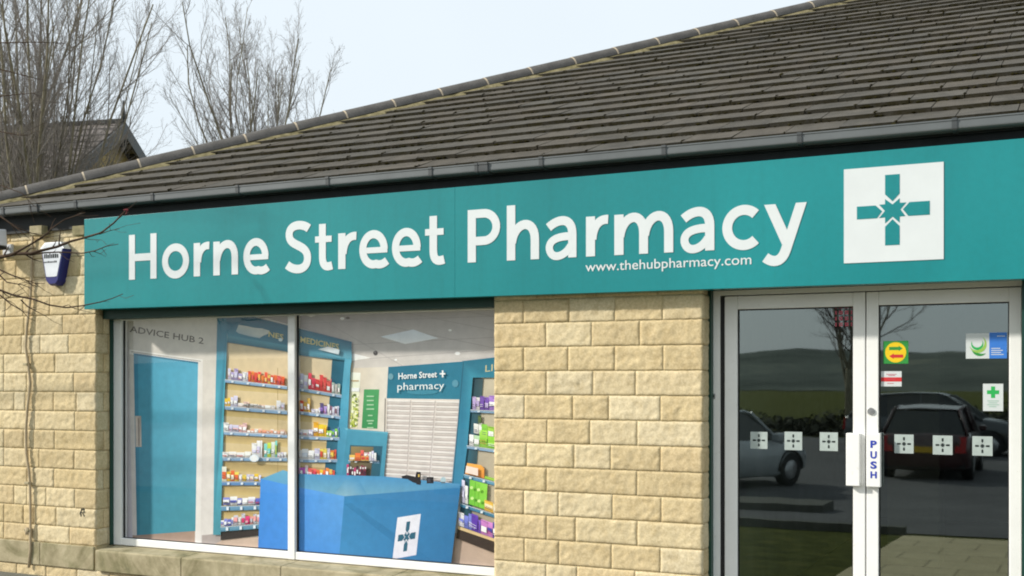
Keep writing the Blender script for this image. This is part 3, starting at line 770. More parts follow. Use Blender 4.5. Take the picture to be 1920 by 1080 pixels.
goods((652, 894), (690, 894), [(120, 40, 60), (190, 50, 110), (70, 30, 50)], 12, 20, 4, 5.5, layer=9)
for i in range(8): stick(11, 654 + i * 4.6, 875 + gr.uniform(-2, 4), 656.4 + i * 4.6, 879, (236, 232, 232))
# teal name panel and white drawers below it
G.poly(3, [(726, 688), (866, 677.6), (861, 749), (723, 747)], [(30, 112, 140), (36, 118, 146), (44, 126, 152), (36, 122, 146)])
disc(4, 731, 706, 5, 6, (110, 160, 176)); disc(4, 852, 719, 6, 7, (90, 150, 172)); disc(4, 790, 735, 30, 5, (62, 138, 162))
G.text(5, 'Horne Street', (746, 711), (818, 707), (746, 699), (246, 250, 252), 0.02)
G.text(5, 'pharmacy', (744.5, 731.5), (832, 729), (744.5, 717), (240, 248, 250), 0.0)
stick(5, 824, 699.5, 834.5, 702.2, (250, 252, 254)); stick(5.2, 828, 694.5, 831, 707.5, (250, 252, 254))
G.poly(3, [(723, 747), (861, 749), (845, 912), (719, 905)], [(232, 222, 214), (226, 216, 208), (224, 218, 218), (228, 216, 206)])
NR = 17
for i in range(NR):
    t0_ = i / NR; a = lerp((723, 749), (719, 904), t0_); b = lerp((861, 752), (845, 914), t0_)
    h = 155 / NR
    for j in range(3):
        p = lerp(a, b, j / 3 + .01); q = lerp(a, b, (j + 1) / 3 - .01); mid = lerp(p, q, .5)
        wob = gr.uniform(-.6, .6)
        G.poly(4, [(p[0], p[1] + h * .62), (mid[0], mid[1] + h * .50 + wob), (q[0], q[1] + h * .62), (q[0], q[1] + h * .95), (p[0], p[1] + h * .95)], [(218, 207, 201), (226, 217, 211), (216, 205, 201), (196, 183, 179), (200, 187, 181)])
        G.poly(4.5, [(p[0], p[1] + h * .12), (q[0], q[1] + h * .12), (q[0], q[1] + h * .42), (p[0], p[1] + h * .42)], [(246, 240, 236), (242, 236, 232), (238, 230, 224), (240, 232, 226)])
for t in (1 / 3, 2 / 3):
    a = lerp((723, 749), (861, 752), t); b = lerp((719, 904), (845, 914), t)
    G.poly(5, [a, (a[0] + 1, a[1]), (b[0] + 1, b[1]), b], (190, 180, 176))
G.poly(5, [(721, 747), (723, 747), (720, 905), (718, 905)], (120, 112, 108))
# right-hand teal unit
G.poly(3, [(886, 700), (945, 694), (945, 1020), (860, 1000), (862, 930)], [(196, 186, 166), (202, 192, 170), (186, 172, 148), (150, 140, 124), (170, 160, 140)])
G.poly(4, [(886, 706), (905, 710), (893, 860), (878, 1000), (858, 985), (868, 900)], [(30, 62, 74), (60, 84, 90), (40, 96, 108), (40, 70, 80), (40, 50, 60), (40, 100, 120)])
G.poly(6, [(866, 677), (945, 668), (945, 708), (925, 708), (886, 708), (876, 835), (866, 914), (846, 914), (858, 790)], [(38, 116, 142), (34, 108, 134), (44, 124, 150), (44, 124, 150), (60, 146, 172), (64, 146, 178), (56, 132, 168), (50, 124, 160), (52, 130, 158)])
G.poly(6.5, [(868, 678), (869.4, 678), (849, 912), (847.4, 912)], (30, 92, 116))
G.text(7, 'LI', (909.5, 697.5), (923, 695.5), (910, 684), (206, 196, 150))
shelf((882, 768), (945, 771), 5); goods((886, 768), (900, 768.6), [(226, 220, 220), (190, 170, 216)], 18, 24, 6, 8); goods((900, 768.6), (940, 770.6), [(140, 100, 196), (170, 130, 216), (120, 84, 176), (206, 190, 230)], 22, 29, 8, 12)
shelf((875, 835), (945, 845), 6); goods((880, 835), (900, 838), WHT + [(180, 210, 170)], 17, 22, 8, 11); goods((899, 838), (940, 844), [(140, 206, 60), (160, 216, 80)], 19, 26, 12, 16)
goods((888, 812), (904, 815), [(230, 228, 222)], 15, 18, 8, 10, layer=7.2); goods((896, 800), (904, 800), [(120, 150, 70), (90, 110, 60)], 20, 22, 6, 8, layer=7.1); goods((902, 820), (930, 824), GRN, 18, 24, 10, 14, layer=7.2)
shelf((869.6, 889), (945, 908), 7, (120, 170, 196), (76, 134, 168)); G.poly(8, [(872, 888), (908, 897), (908, 878), (902, 872), (876, 868)], [(236, 160, 60), (216, 130, 50), (236, 156, 60), (240, 176, 80), (242, 180, 90)])
G.poly(9, [(874, 886), (898, 892), (898, 878), (876, 873)], (244, 222, 210)); G.poly(8, [(908, 897), (930, 903), (930, 898), (910, 892)], (150, 196, 70))
shelf((862, 943), (945, 970), 7, (90, 150, 180), (56, 112, 146)); goods((866, 942), (878, 946), WHT, 32, 36, 6, 8); G.poly(8, [(879, 945), (912, 956), (914, 908), (881, 899)], [(110, 186, 60), (130, 206, 70), (150, 220, 80), (126, 200, 70)])
for i, j in ((886, 914), (899, 918), (887, 934), (900, 939)): disc(10, i, j, 3, 3, (206, 236, 150))
G.poly(10, [(893, 903), (894, 903), (892, 949), (891, 949)], (90, 160, 50)); goods((910, 956), (940, 966), [(240, 186, 80), (246, 226, 190)], 15, 18, 14, 18, layer=9)
G.poly(7, [(858, 986), (945, 1016), (945, 1022), (858, 992)], (214, 186, 140)); goods((860, 985), (892, 997), [(120, 130, 214), (186, 186, 232), (226, 224, 240)], 20, 27, 8, 11); goods((884, 994), (902, 1001), [(96, 60, 170), (120, 84, 190)], 22, 26, 12, 15); goods((902, 1001), (940, 1014), [(200, 130, 200), (226, 170, 190), (70, 70, 160)], 22, 28, 9, 13)
G.poly(6, [(857, 991), (945, 1021), (945, 1044), (855, 1009)], (58, 46, 42))
G.poly(1.5, [(840, 1000), (945, 1040), (945, 1095), (835, 1090)], [(178, 154, 138), (186, 164, 148), (190, 170, 156), (182, 160, 146)])
G.poly(1.5, [(600, 1000), (860, 1000), (860, 1095), (600, 1095)], (182, 160, 146))
# counter
G.poly(13, [(491, 898), (533, 881), (556, 888), (722, 893), (864, 907), (865, 915), (648, 931), (553, 912)], [(90, 160, 196), (104, 170, 200), (78, 150, 196), (72, 146, 190), (78, 144, 188), (58, 130, 178), (112, 166, 190), (96, 158, 200)])
G.poly(13.5, [(630, 926), (650, 930), (690, 926), (676, 900), (650, 898)], [(120, 168, 190), (136, 178, 196), (92, 152, 186), (76, 146, 190), (84, 150, 190)])
G.poly(13, [(491, 897), (553, 911.5), (648, 930), (637, 1056), (486, 1036)], [(68, 144, 222), (78, 150, 226), (94, 160, 222), (72, 140, 210), (62, 132, 212)])
G.poly(13, [(648, 930), (865, 914), (846, 1072), (637, 1056)], [(58, 132, 182), (48, 118, 168), (44, 108, 158), (62, 134, 186)])
G.poly(14, [(648, 945), (660, 942), (830, 1062), (800, 1062)], [(52, 124, 172), (54, 126, 174), (44, 110, 160), (46, 114, 164)])
G.poly(14.5, [(747.4, 970), (791, 963), (782.4, 1040), (738, 1048)], [(232, 230, 238), (226, 226, 236), (214, 212, 226), (222, 220, 232)])
def lg(a, b):   # logo square coords 0..1
    p = lerp((747.4, 970), (791, 963), a); q = lerp((738, 1048), (782.4, 1040), a); return lerp(p, q, b)
CROSS = [[(.42, .14), (.58, .14), (.58, .34), (.50, .42), (.42, .34)], [(.42, .86), (.42, .68), (.50, .60), (.58, .68), (.58, .86)],
         [(.13, .43), (.32, .43), (.41, .51), (.32, .59), (.13, .59)], [(.87, .43), (.68, .43), (.59, .51), (.68, .59), (.87, .59)],
         [(.42, .38), (.50, .46), (.58, .38), (.58, .44), (.64, .44), (.56, .51), (.64, .58), (.58, .58), (.58, .64), (.50, .56), (.42, .64), (.42, .58), (.36, .58), (.44, .51), (.36, .44), (.42, .44)]]
def ear(pts):
    from mathutils.geometry import tessellate_polygon
    return tessellate_polygon([[Vector((p[0], p[1], 0)) for p in pts]])
for c in CROSS:
    for tri in ear(c): G.poly(15.2, [lg(*c[i]) for i in tri], (44, 96, 120))
# card reader and till on the counter
for p in ([(755, 893), (764, 890), (778, 893), (786, 898), (792, 903), (790, 908), (776, 904), (766, 898), (756, 897)], [(783, 884), (791, 885), (791, 909), (783, 908), (780, 897)], [(802, 894), (815, 894), (815, 906), (802, 906)]):
    G.poly(14.2, p, (28, 26, 32))
stick(14.8, 786, 889, 788.6, 894, (226, 190, 90)); stick(14.8, 804, 897, 809, 904, (60, 60, 72)); disc(14.8, 833, 900, 5, 6, (170, 196, 206)); stick(15, 829, 903, 837, 906, (90, 110, 124))
gl_ = G.build(WX0 + .02, (mx0 + mx1) / 2, WZ0 + .01, WZ1 - .005, 'window_graphic')
tag(gl_, 'printed shop interior picture behind left pane, blue door under ADVICE HUB 2', 'window graphic', 'printed pictures in the shop window')
gr_ = G.build((mx0 + mx1) / 2 + .0005, WX1 - .004, WZ0 + .01, WZ1 - .005, 'window_graphic')
tag(gr_, 'printed shop interior picture behind right pane, blue counter with white cross logo', 'window graphic', 'printed pictures in the shop window')

# ---------------------------------------------------------------- shop sign
sign = empty('shop_sign', (-3.5, SIGN_Y, 2.07))
tag(sign, 'long teal fascia sign reading Horne Street Pharmacy above the shop window and doors', 'shop sign')
SXL, SXR = -6.811, 0.42
SEAM = ux(853, SIGN_Y)
def s_top(x): return 2.777 + (x + 6.811) * 0.0021
def s_bot(x): return 2.088 - (x + 6.811) * 0.0030
for a, b in ((SXL, SEAM - .0004), (SEAM + .0004, SXR)):
    m = MB()
    m.prism([(a, SIGN_Y, s_bot(a)), (b, SIGN_Y, s_bot(b)), (b, SIGN_Y, s_top(b)), (a, SIGN_Y, s_top(a))], (0, 0.097, 0))
    bevel(m.build('sign_panel', M['teal'], sign), 0.0012)
BASE, CAP, XH, STEM = 2.296, 2.630, 0.241, 0.0585
class Glyph:
    """flat letter cut from strokes; every stroke a hair prouder than the last"""
    def __init__(s, x0, x1): s.x = x0; s.w = x1 - x0; s.m = MB(); s.k = 0
    def stroke(s, pts, w=STEM, closed=False, flat=False):
        P = [Vector((p[0], p[1])) for p in pts]
        n = len(P); L, R = [], []
        for i in range(n):
            if closed: a, b = P[i - 1], P[(i + 1) % n]; d1 = (P[i] - a).normalized(); d2 = (b - P[i]).normalized()
            else:
                d1 = (P[i] - P[i - 1]).normalized() if i else (P[1] - P[0]).normalized()
                d2 = (P[i + 1] - P[i]).normalized() if i < n - 1 else d1
            d = (d1 + d2).normalized(); nn = Vector((-d.y, d.x)); k = 1 / max(0.5, nn.dot(Vector((-d1.y, d1.x))))
            L.append(P[i] + nn * (w / 2 * k)); R.append(P[i] - nn * (w / 2 * k))
        if flat:   # level cut at the head of a slanted stroke
            d = (P[1] - P[0]).normalized()
            L[0] = L[0] + d * ((P[0].y - L[0].y) / d.y); R[0] = R[0] + d * ((P[0].y - R[0].y) / d.y)
        y = SIGN_Y - 0.0030 - s.k * 0.0003; s.k += 1
        idx = list(range(n)) + ([0] if closed else [])
        T = lambda p, yy: Vector((s.x + p.x, yy, BASE + p.y))
        for i, j in zip(idx[:-1], idx[1:]):
            s.m.face([T(R[i], y), T(R[j], y), T(L[j], y), T(L[i], y)])
            s.m.face([T(L[i], y), T(L[j], y), T(L[j], SIGN_Y), T(L[i], SIGN_Y)]); s.m.face([T(R[j], y), T(R[i], y), T(R[i], SIGN_Y), T(R[j], SIGN_Y)])
        if not closed:
            for i in (0, n - 1): s.m.face([T(L[i], y), T(R[i], y), T(R[i], SIGN_Y), T(L[i], SIGN_Y)])
    def done(s):
        s.m.build('letter', M['letter'], sign, weld=False)
def bez(p0, p1, p2, p3, n=14):
    return [tuple(((1 - t) ** 3) * a + 3 * ((1 - t) ** 2) * t * b + 3 * (1 - t) * t * t * c + t ** 3 * d for a, b, c, d in zip(p0, p1, p2, p3)) for t in [i / n for i in range(n + 1)]]
def arc(cx, cy, rx, ry, a0, a1, n=36): return [(cx + rx * math.cos(math.radians(a0 + (a1 - a0) * i / n)), cy + ry * math.sin(math.radians(a0 + (a1 - a0) * i / n))) for i in range(n + 1)]
H_ = CAP - BASE; T = STEM; O = 0.006
def letter(ch, x0, x1):
    g = Glyph(x0, x1); W = g.w; X = XH
    if ch == 'H':
        g.stroke([(T / 2, 0), (T / 2, H_)]); g.stroke([(W - T / 2, 0), (W - T / 2, H_)]); g.stroke([(T * .9, H_ * .49), (W - T * .9, H_ * .49)], T * .92)
    elif ch == 'o': g.stroke(arc(W / 2, X / 2, (W - T) / 2, X / 2 + O - T * .45, 0, 360, 48)[:-1], T * .95, True)
    elif ch == 'r':
        g.stroke([(T / 2, 0), (T / 2, X)]); g.stroke(bez((T * .7, X * .42), (T * .8, X * .78), (W * .62, X * .93), (W, X - T * .40)), T * .92)
    elif ch == 'n':
        g.stroke([(T / 2, 0), (T / 2, X)]); g.stroke(bez((T * .6, X * .45), (T * .9, X * 1.02), (W - T * .5, X * 1.08), (W - T / 2, X * .52)) + [(W - T / 2, 0)], T * .97)
    elif ch == 'h':
        g.stroke([(T / 2, 0), (T / 2, H_ * 1.03)]); g.stroke(bez((T * .6, X * .45), (T * .9, X * 1.02), (W - T * .5, X * 1.08), (W - T / 2, X * .52)) + [(W - T / 2, 0)], T * .97)
    elif ch == 'm':
        h = (W - T) / 2
        g.stroke([(T / 2, 0), (T / 2, X)])
        for k in (0, 1):
            a = T / 2 + h * k
            g.stroke(bez((a + T * .1, X * .45), (a + T * .4, X * 1.02), (a + h, X * 1.08), (a + h, X * .52)) + [(a + h, 0)], T * .95)
    elif ch == 'e':
        rx, ry = (W - T) / 2, X / 2 + O - T * .45
        g.stroke([(T * .6, X * .475), (W - T * .08, X * .475)], T * .66)
        a_ = arc(W / 2, X / 2, rx, ry, -2, 284, 44)
        g.stroke(a_ + bez(a_[-1], (W * .74, X * .045), (W * .88, X * .10), (W * .97, X * .17), 8)[1:], T * .93)
    elif ch == 'a':
        g.stroke(bez((W * .10, X * .79), (W * .38, X * 1.0), (W - T * .5, X * 1.06), (W - T * .52, X * .58)) + [(W - T * .52, 0)], T * .93)
        g.stroke(bez((W - T * .6, X * .54), (W * .42, X * .56), (T * .36, X * .48), (T * .46, X * .24)) + bez((T * .46, X * .24), (T * .7, -X * .06), (W * .62, X * .02), (W - T * .7, X * .30))[1:], T * .82)
    elif ch == 'c': g.stroke(arc(W * .56, X / 2, W * .56 - T / 2, X / 2 + O - T * .45, 46, 314, 40), T * .97)
    elif ch == 'S':
        g.stroke(bez((W * .90, H_ * .865), (W * .70, H_ * .985), (W * .10, H_ * 1.0), (W * .14, H_ * .74)) + bez((W * .14, H_ * .74), (W * .17, H_ * .50), (W * .86, H_ * .56), (W * .85, H_ * .26))[1:] + bez((W * .85, H_ * .26), (W * .84, -H_ * .01), (W * .32, -H_ * .0), (W * .06, H_ * .145))[1:], T)
    elif ch == 't':
        g.stroke([(W * .42, X * 1.30), (W * .42, X * .40)] + bez((W * .42, X * .40), (W * .42, X * .10), (W * .62, X * .06), (W * .98, X * .12))[1:], T * .95)
        g.stroke([(0, X * .87), (W * .95, X * .87)], T * .72)
    elif ch == 'P':
        g.stroke([(T / 2, 0), (T / 2, H_)])
        c = H_ * .66; r = H_ * .34 - T * .46
        g.stroke([(T * .8, c + r)] + [(W * .45, c + r)] + arc(W * .50, c, W * .50 - T / 2, r, 84, -84, 24) + [(W * .45, c - r), (T * .8, c - r)], T * .92)
    elif ch == 'y':
        D = 2.206 - BASE
        g.stroke([(T * .56, X), (W * .53, X * .10)], T * 1.0, flat=True)
        g.stroke([(W - T * .56, X), (W * .50, -X * .10)] + bez((W * .50, -X * .10), (W * .40, D * 1.0), (W * .20, D * 1.0), (W * .03, D * .62), 10)[1:], T * .97, flat=True)
    g.done()
for ch, a, b in (('H', 65, 215), ('o', 245, 393), ('r', 418, 503), ('n', 525, 660), ('e', 688, 827), ('S', 919, 1060), ('t', 1080, 1175), ('r', 1206, 1305), ('e', 1320, 1477), ('e', 1498, 1657), ('t', 1680, 1786)):
    letter(ch, ux(220 + a / 2.909, SIGN_Y), ux(220 + b / 2.909, SIGN_Y))
for ch, a, b in (('P', 49, 222), ('h', 256, 427), ('a', 460, 627), ('r', 675, 792), ('m', 825, 1138), ('a', 1173, 1357), ('c', 1396, 1602), ('y', 1617, 1846)):
    letter(ch, ux(860 + a / 2.8235, SIGN_Y), ux(860 + b / 2.8235, SIGN_Y))
def text_mesh(body, name, mat, parent, org, w, cap, ax=Vector((1, 0, 0)), up=Vector((0, 0, 1)), out=Vector((0, -1, 0)), bold=0.0, proud=0.001):
    cu = bpy.data.curves.new('t', 'FONT'); cu.body = body; cu.size = 1; cu.offset = bold; cu.resolution_u = 4
    ob = bpy.data.objects.new('t', cu); COL.objects.link(ob)
    me = bpy.data.meshes.new_from_object(ob.evaluated_get(bpy.context.evaluated_depsgraph_get()))
    xs = [v.co.x for v in me.vertices]; a, b = min(xs), max(xs); kx = w / (b - a); kz = cap / 0.73
    m = MB()
    for f in me.polygons:
        m.face([org + ax * ((me.vertices[i].co.x - a) * kx) + up * (me.vertices[i].co.y * kz) + out * proud for i in f.vertices])
    bpy.data.objects.remove(ob); bpy.data.curves.remove(cu); bpy.data.meshes.remove(me)
    return m.build(name, mat, parent, weld=False)
a, b = U(1098, 508.5, SIGN_Y), U(1409, 496, SIGN_Y)
text_mesh('www.thehubpharmacy.com', 'web_address', M['letter'], sign, Vector((a.x, SIGN_Y, (a.z + b.z) / 2)), b.x - a.x, 0.060, bold=0.003, proud=0.0025)
# logo: white square with a teal cross
lx0, lx1 = ux(1582.5, SIGN_Y), ux(1769.5, SIGN_Y)
lz0, lz1 = U(1582, 494, SIGN_Y).z, U(1582, 318, SIGN_Y).z
lz0 = (lz0 + U(1769, 486, SIGN_Y).z) / 2; lz1 = (lz1 + U(1769, 303.5, SIGN_Y).z) / 2
m = MB(); m.box(lx0, lx1, SIGN_Y - .004, SIGN_Y - .0005, lz0, lz1); lo = m.build('logo_square', M['letter'], sign)
m = MB()
LOGO = [[(.422, .092), (.568, .092), (.568, .295), (.497, .372), (.422, .295)], [(.422, .83), (.422, .635), (.497, .560), (.568, .635), (.568, .83)],
        [(.135, .405), (.325, .405), (.392, .47), (.340, .540), (.135, .540)], [(.865, .392), (.665, .392), (.600, .463), (.655, .535), (.865, .535)],
        [(.422, .345), (.497, .405), (.568, .345), (.568, .393), (.635, .393), (.576, .463), (.625, .535), (.568, .535), (.568, .600), (.497, .532), (.422, .600), (.422, .535), (.360, .540), (.420, .468), (.362, .400), (.422, .398)]]
for c in LOGO:
    for tri in ear(c):
        m.face([(lx0 + c[i][0] * (lx1 - lx0), SIGN_Y - .0055, lz1 - c[i][1] * (lz1 - lz0) * 1.0) for i in tri])
m.build('logo_cross', M['teal'], lo, weld=False)
# thin joint screws along the lower edge

# ---------------------------------------------------------------- entrance doors
DY = RECESS
DX0 = ux(1333, DY); DX1 = ux(1917, DY)
DTOP = U(1333, 546, DY).z; DBOT = 0.04
gm = MB()
gm.box(PR + 0.014, DX0 - .002, 0.12, 0.24, -0.1, DTOP + .10); gm.box(DX1 + .002, 0.03, 0.05, 0.24, -0.1, DTOP + .10)
gm.box(PR + 0.014, 0.028, 0.08, 0.24, DTOP + .003, 2.39)
gm.build('door_surround', M['green'], B)
JW = ux(1350, DY) - DX0
L0, L1 = ux(1358, DY), ux(1622, DY); R0, R1 = ux(1624, DY), ux(1915, DY)
fr = MB()
fr.box(DX0, DX0 + JW, DY, DY + .08, DBOT, DTOP); fr.box(R1 + .004, DX1, DY, DY + .08, DBOT, DTOP)
LT = U(1358, 556, DY).z
fr.box(DX0 + JW, R1 + .004, DY + .001, DY + .08, LT + .006, DTOP)
df = bevel(fr.build('door_frame', M['white'], B), 0.004)
mb = MB(); mb.box(DX0 + JW, L0, DY + .012, DY + .07, DBOT, LT); mb.build('gasket', M['gasket'], df)
mb = MB(); k = U(1337, 743, DY); mb.lathe([(.007, -.004), (.007, 0)], (k.x, DY, k.z), 'Y', 12); mb.build('screw_hole', M['gasket'], df)
mb = MB(); mb.box(k.x - .013, k.x + .013, DY - .003, DY - .0005, k.z - .016, k.z + .016); mb.build('keeper_plate', M['steel'], df)
def leaf(x0, x1, g0, g1, gt, name_side):
    d = MB(); f = DY + .006
    gb = 0.30
    d.box(x0, g0, f, f + .05, DBOT + .01, LT); d.box(g1, x1, f, f + .05, DBOT + .01, LT)
    d.box(g0, g1, f + .001, f + .05, gt, LT); d.box(g0, g1, f + .001, f + .05, DBOT + .01, gb)
    o = bevel(d.build('door', M['white'], B), 0.004)
    s = MB()
    for r in ((g0, g0 + .006, gb, gt), (g1 - .006, g1, gb, gt), (g0 + .006, g1 - .006, gt - .007, gt), (g0 + .006, g1 - .006, gb, gb + .007)): s.box(r[0], r[1], f + .012, f + .03, r[2], r[3])
    s.build('gasket', M['gasket'], o)
    p = MB(); p.face([(g0, f + .022, gb), (g1, f + .022, gb), (g1, f + .022, gt), (g0, f + .022, gt)])
    p.build('pane', M['door_glass'], o)
    return o, f
GT = U(1490, 577, DY).z
dl, f = leaf(L0, L1, ux(1382, DY), ux(1599, DY), GT, 'l')
dr, f = leaf(R0, R1, ux(1647, DY), ux(1892, DY), GT + .002, 'r')
dl['label'] = 'left door leaf with blank white push plate'; dr['label'] = 'right door leaf with PUSH plate and lock'
# lock cylinder and push plates
c = U(1633, 771, f)
m = MB(); m.lathe([(.018, -.010), (.020, -.008), (.020, -.0005)], (c.x, f, c.z), 'Y', 20); m.lathe([(.008, -.013), (.008, -.0105)], (c.x, f, c.z), 'Y', 14)
m.build('lock', M['steel'], dr)
def plate(u0, u1, v0, v1, d, parent):
    a, b = U(u0, v0, f), U(u1, v1, f)
    m = MB(); m.prism([(a.x, f - .012, b.z), (b.x - .0, f - .012, b.z), (b.x, f - .012, a.z), (a.x, f - .012, a.z)], (0, .0115, 0))
    o = bevel(m.build('push_plate', M['white'], parent), .003)
    m = MB(); m.box(a.x + .012, a.x + .03, f - .034, f - .0125, b.z + .004, a.z - .004); m.box(b.x - .030, b.x - .012, f - .034, f - .0125, b.z + .004, a.z - .004)
    return a, b
def pull(u0, u1, v0, v1, parent, depth):
    a, b = U(u0, v0, f - depth), U(u1, v1, f - depth)
    m = MB(); m.box(a.x, b.x, f - depth, f - .001, b.z, a.z)
    o = bevel(m.build('push_plate', M['white'], parent), .005, 3); return a, b
a, b = pull(1586, 1612, 812, 912, dl, .045)
a, b = pull(1624, 1651, 812, 914, dr, .045)
for ch, v0, v1 in (('P', 826, 839), ('U', 846, 859), ('S', 865, 878), ('H', 884, 896)):
    p = U(1632, v1, f - .045); q = U(1644, v0, f - .045)
    text_mesh(ch, 'push_letter', M['blue_ink'], dr, Vector((p.x, f - .045, p.z)), q.x - p.x, q.z - p.z, bold=0.04, proud=.0012)
mb = MB(); mb.box(DX0, DX1, 0.0, .30, -.02, DBOT); mb.build('threshold', M['steel'], B)
# the dim room behind the doors
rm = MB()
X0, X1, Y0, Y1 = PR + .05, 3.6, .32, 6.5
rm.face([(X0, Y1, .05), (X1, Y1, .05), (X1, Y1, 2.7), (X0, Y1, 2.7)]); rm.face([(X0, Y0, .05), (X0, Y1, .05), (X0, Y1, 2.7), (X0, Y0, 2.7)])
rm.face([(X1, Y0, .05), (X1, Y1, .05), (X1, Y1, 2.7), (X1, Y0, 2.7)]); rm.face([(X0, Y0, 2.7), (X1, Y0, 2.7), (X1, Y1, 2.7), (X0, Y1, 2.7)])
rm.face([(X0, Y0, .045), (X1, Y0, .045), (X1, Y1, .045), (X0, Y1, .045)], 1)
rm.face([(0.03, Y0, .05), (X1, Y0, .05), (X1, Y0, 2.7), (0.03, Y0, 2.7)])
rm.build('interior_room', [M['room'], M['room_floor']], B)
pc = MB(); p = U(1712, 700, 3.2); pc.box(p.x - .20, p.x + .20, 3.2, 3.6, .05, 2.69); pc.build('interior_pillar', M['room_col'], B)

# ---------------------------------------------------------------- stickers on the glass
SY = f + .022 - .0015
def square(u0, v0, u1, v1, k=0.0):
    a, b = U(u0, v1, SY), U(u1, v0, SY); return a.x, b.x, a.z, b.z
def sticker(label, u0, v0, u1, v1, mat, group=None):
    x0, x1, z0, z1 = square(u0, v0, u1, v1)
    e = empty('sticker', ((x0 + x1) / 2, SY, z0)); tag(e, label, 'sticker', group)
    m = MB(); m.box(x0, x1, SY - .0004, SY + .0006, z0, z1); m.build('backing', mat, e)
    return e, (lambda a, b, k=1: Vector((x0 + a * (x1 - x0), SY - .0006 - .0004 * k, z0 + b * (z1 - z0))))
def spoly(e, P, pts, name, mat, k=1):
    m = MB()
    for tri in ear(pts): m.face([P(pts[i][0], pts[i][1], k) for i in tri])
    return m.build(name, mat, e, weld=False)
def circ(cx, cy, rx, ry, n=28): return [(cx + rx * math.cos(6.2832 * i / n), cy + ry * math.sin(6.2832 * i / n)) for i in range(n)]
EMB = [[(.45, .86), (.55, .86), (.55, .72), (.50, .66), (.45, .72)], [(.45, .14), (.45, .28), (.50, .34), (.55, .28), (.55, .14)],
       [(.14, .45), (.14, .55), (.30, .55), (.36, .50), (.30, .45)], [(.86, .45), (.70, .45), (.64, .50), (.70, .55), (.86, .55)],
       [(.45, .62), (.50, .58), (.55, .62), (.55, .55), (.62, .55), (.58, .50), (.62, .45), (.55, .45), (.55, .38), (.50, .42), (.45, .38), (.45, .45), (.38, .45), (.42, .50), (.38, .55), (.45, .55)]]
for (u0, v0, u1, v1), lab in zip(((1407, 810, 1439, 841), (1471, 810, 1504, 843.5), (1537, 811, 1571, 845), (1677, 815, 1713, 849.5), (1749, 817, 1786, 852), (1823, 818.5, 1861, 854)),
        ('square frosted cross sticker nearest the stone pier on the left door', 'square frosted cross sticker in the middle of the left door', 'square frosted cross sticker just left of the blank push plate',
         'square frosted cross sticker just right of the PUSH plate', 'square frosted cross sticker in the middle of the right door', 'square frosted cross sticker farthest right on the right door')):
    e, P = sticker(lab, u0, v0, u1, v1, M['frost'], 'safety squares on the door glass')
    m = MB()
    for c in EMB:
        for tri in ear(c): m.face([P(c[i][0], c[i][1], 1) for i in tri])
    m.build('cross_emblem', M['ink'], e, weld=False)
e, P = sticker('green square sticker with yellow disc and green and red arrows', 1656, 639, 1703, 682, M['s_green'])
spoly(e, P, circ(.5, .5, .42, .45), 'yellow_disc', M['s_yellow'], 1)
spoly(e, P, [(.24, .60), (.24, .74), (.62, .74), (.62, .79), (.78, .67), (.62, .55), (.62, .60)], 'green_arrow', M['s_green'], 2)
spoly(e, P, [(.80, .40), (.80, .26), (.42, .26), (.42, .21), (.24, .33), (.42, .45), (.42, .40)], 'red_arrow', M['s_red'], 2)
e, P = sticker('small white sticker with red band on right door', 1652, 696, 1690.5, 724.5, M['paper_white'])
spoly(e, P, [(0, .32), (1, .32), (1, .60), (0, .60)], 'red_band', M['s_red'], 1)
m = MB()
for y, x0, x1 in ((.78, .25, .75), (.70, .35, .68), (.46, .30, .70), (.18, .30, .62)):
    m = MB(); m.face([P(x0, y, 2), P(x1, y, 2), P(x1, y + .035, 2), P(x0, y + .035, 2)]); m.build('printed_line', M['s_pink'], e, weld=False)
e, P = sticker('white and blue sticker with green swirl high on right door', 1811, 624, 1888, 672.5, M['paper_white'])
spoly(e, P, [(.575, .0), (1, .0), (1, 1.02), (.575, 1.02)], 'blue_half', M['s_blue'], 1)
def crescent(cx, cy, r, w, a0, a1, n=18, asp=.62):
    o_ = [(cx + r * asp * math.cos(math.radians(a0 + (a1 - a0) * i / n)), cy + r * math.sin(math.radians(a0 + (a1 - a0) * i / n))) for i in range(n + 1)]
    i_ = [(cx + (r - w * math.sin(math.pi * i / n)) * asp * math.cos(math.radians(a0 + (a1 - a0) * i / n)), cy + (r - w * math.sin(math.pi * i / n)) * math.sin(math.radians(a0 + (a1 - a0) * i / n))) for i in range(n, -1, -1)]
    return o_ + i_[1:-1]
spoly(e, P, crescent(.30, .56, .34, .13, 190, 420), 'green_swirl', M['s_lime'], 1)
spoly(e, P, crescent(.28, .58, .24, .10, 150, 395), 'green_swirl', M['s_cross'], 2)
spoly(e, P, crescent(.34, .42, .32, .11, 195, 320), 'green_swirl', M['s_green'], 3)
m = MB()
for y, x0, x1 in ((.86, .76, .95), (.38, .62, .84), (.30, .62, .90), (.22, .62, .86), (.14, .62, .92)): 
    m = MB(); m.face([P(x0, y, 2), P(x1, y, 2), P(x1, y + .03, 2), P(x0, y + .03, 2)]); m.build('printed_line', M['paper_white'], e, weld=False)
e, P = sticker('white sticker with green cross low on the right of right door', 1843, 719.5, 1881, 770.5, M['paper_white'])
spoly(e, P, [(.40, .48), (.60, .48), (.60, .62), (.80, .62), (.80, .76), (.60, .76), (.60, .90), (.40, .90), (.40, .76), (.20, .76), (.20, .62), (.40, .62)], 'green_cross', M['s_cross'], 1)
m = MB()
for y, x0, x1 in ((.36, .22, .78), (.29, .28, .70), (.22, .20, .80), (.15, .30, .66)): 
    m = MB(); m.face([P(x0, y, 2), P(x1, y, 2), P(x1, y + .025, 2), P(x0, y + .025, 2)]); m.build('printed_line', M['s_pale'], e, weld=False)
x0, x1, z0, z1 = square(1566, 574, 1599, 612)
m = MB(); N = 9
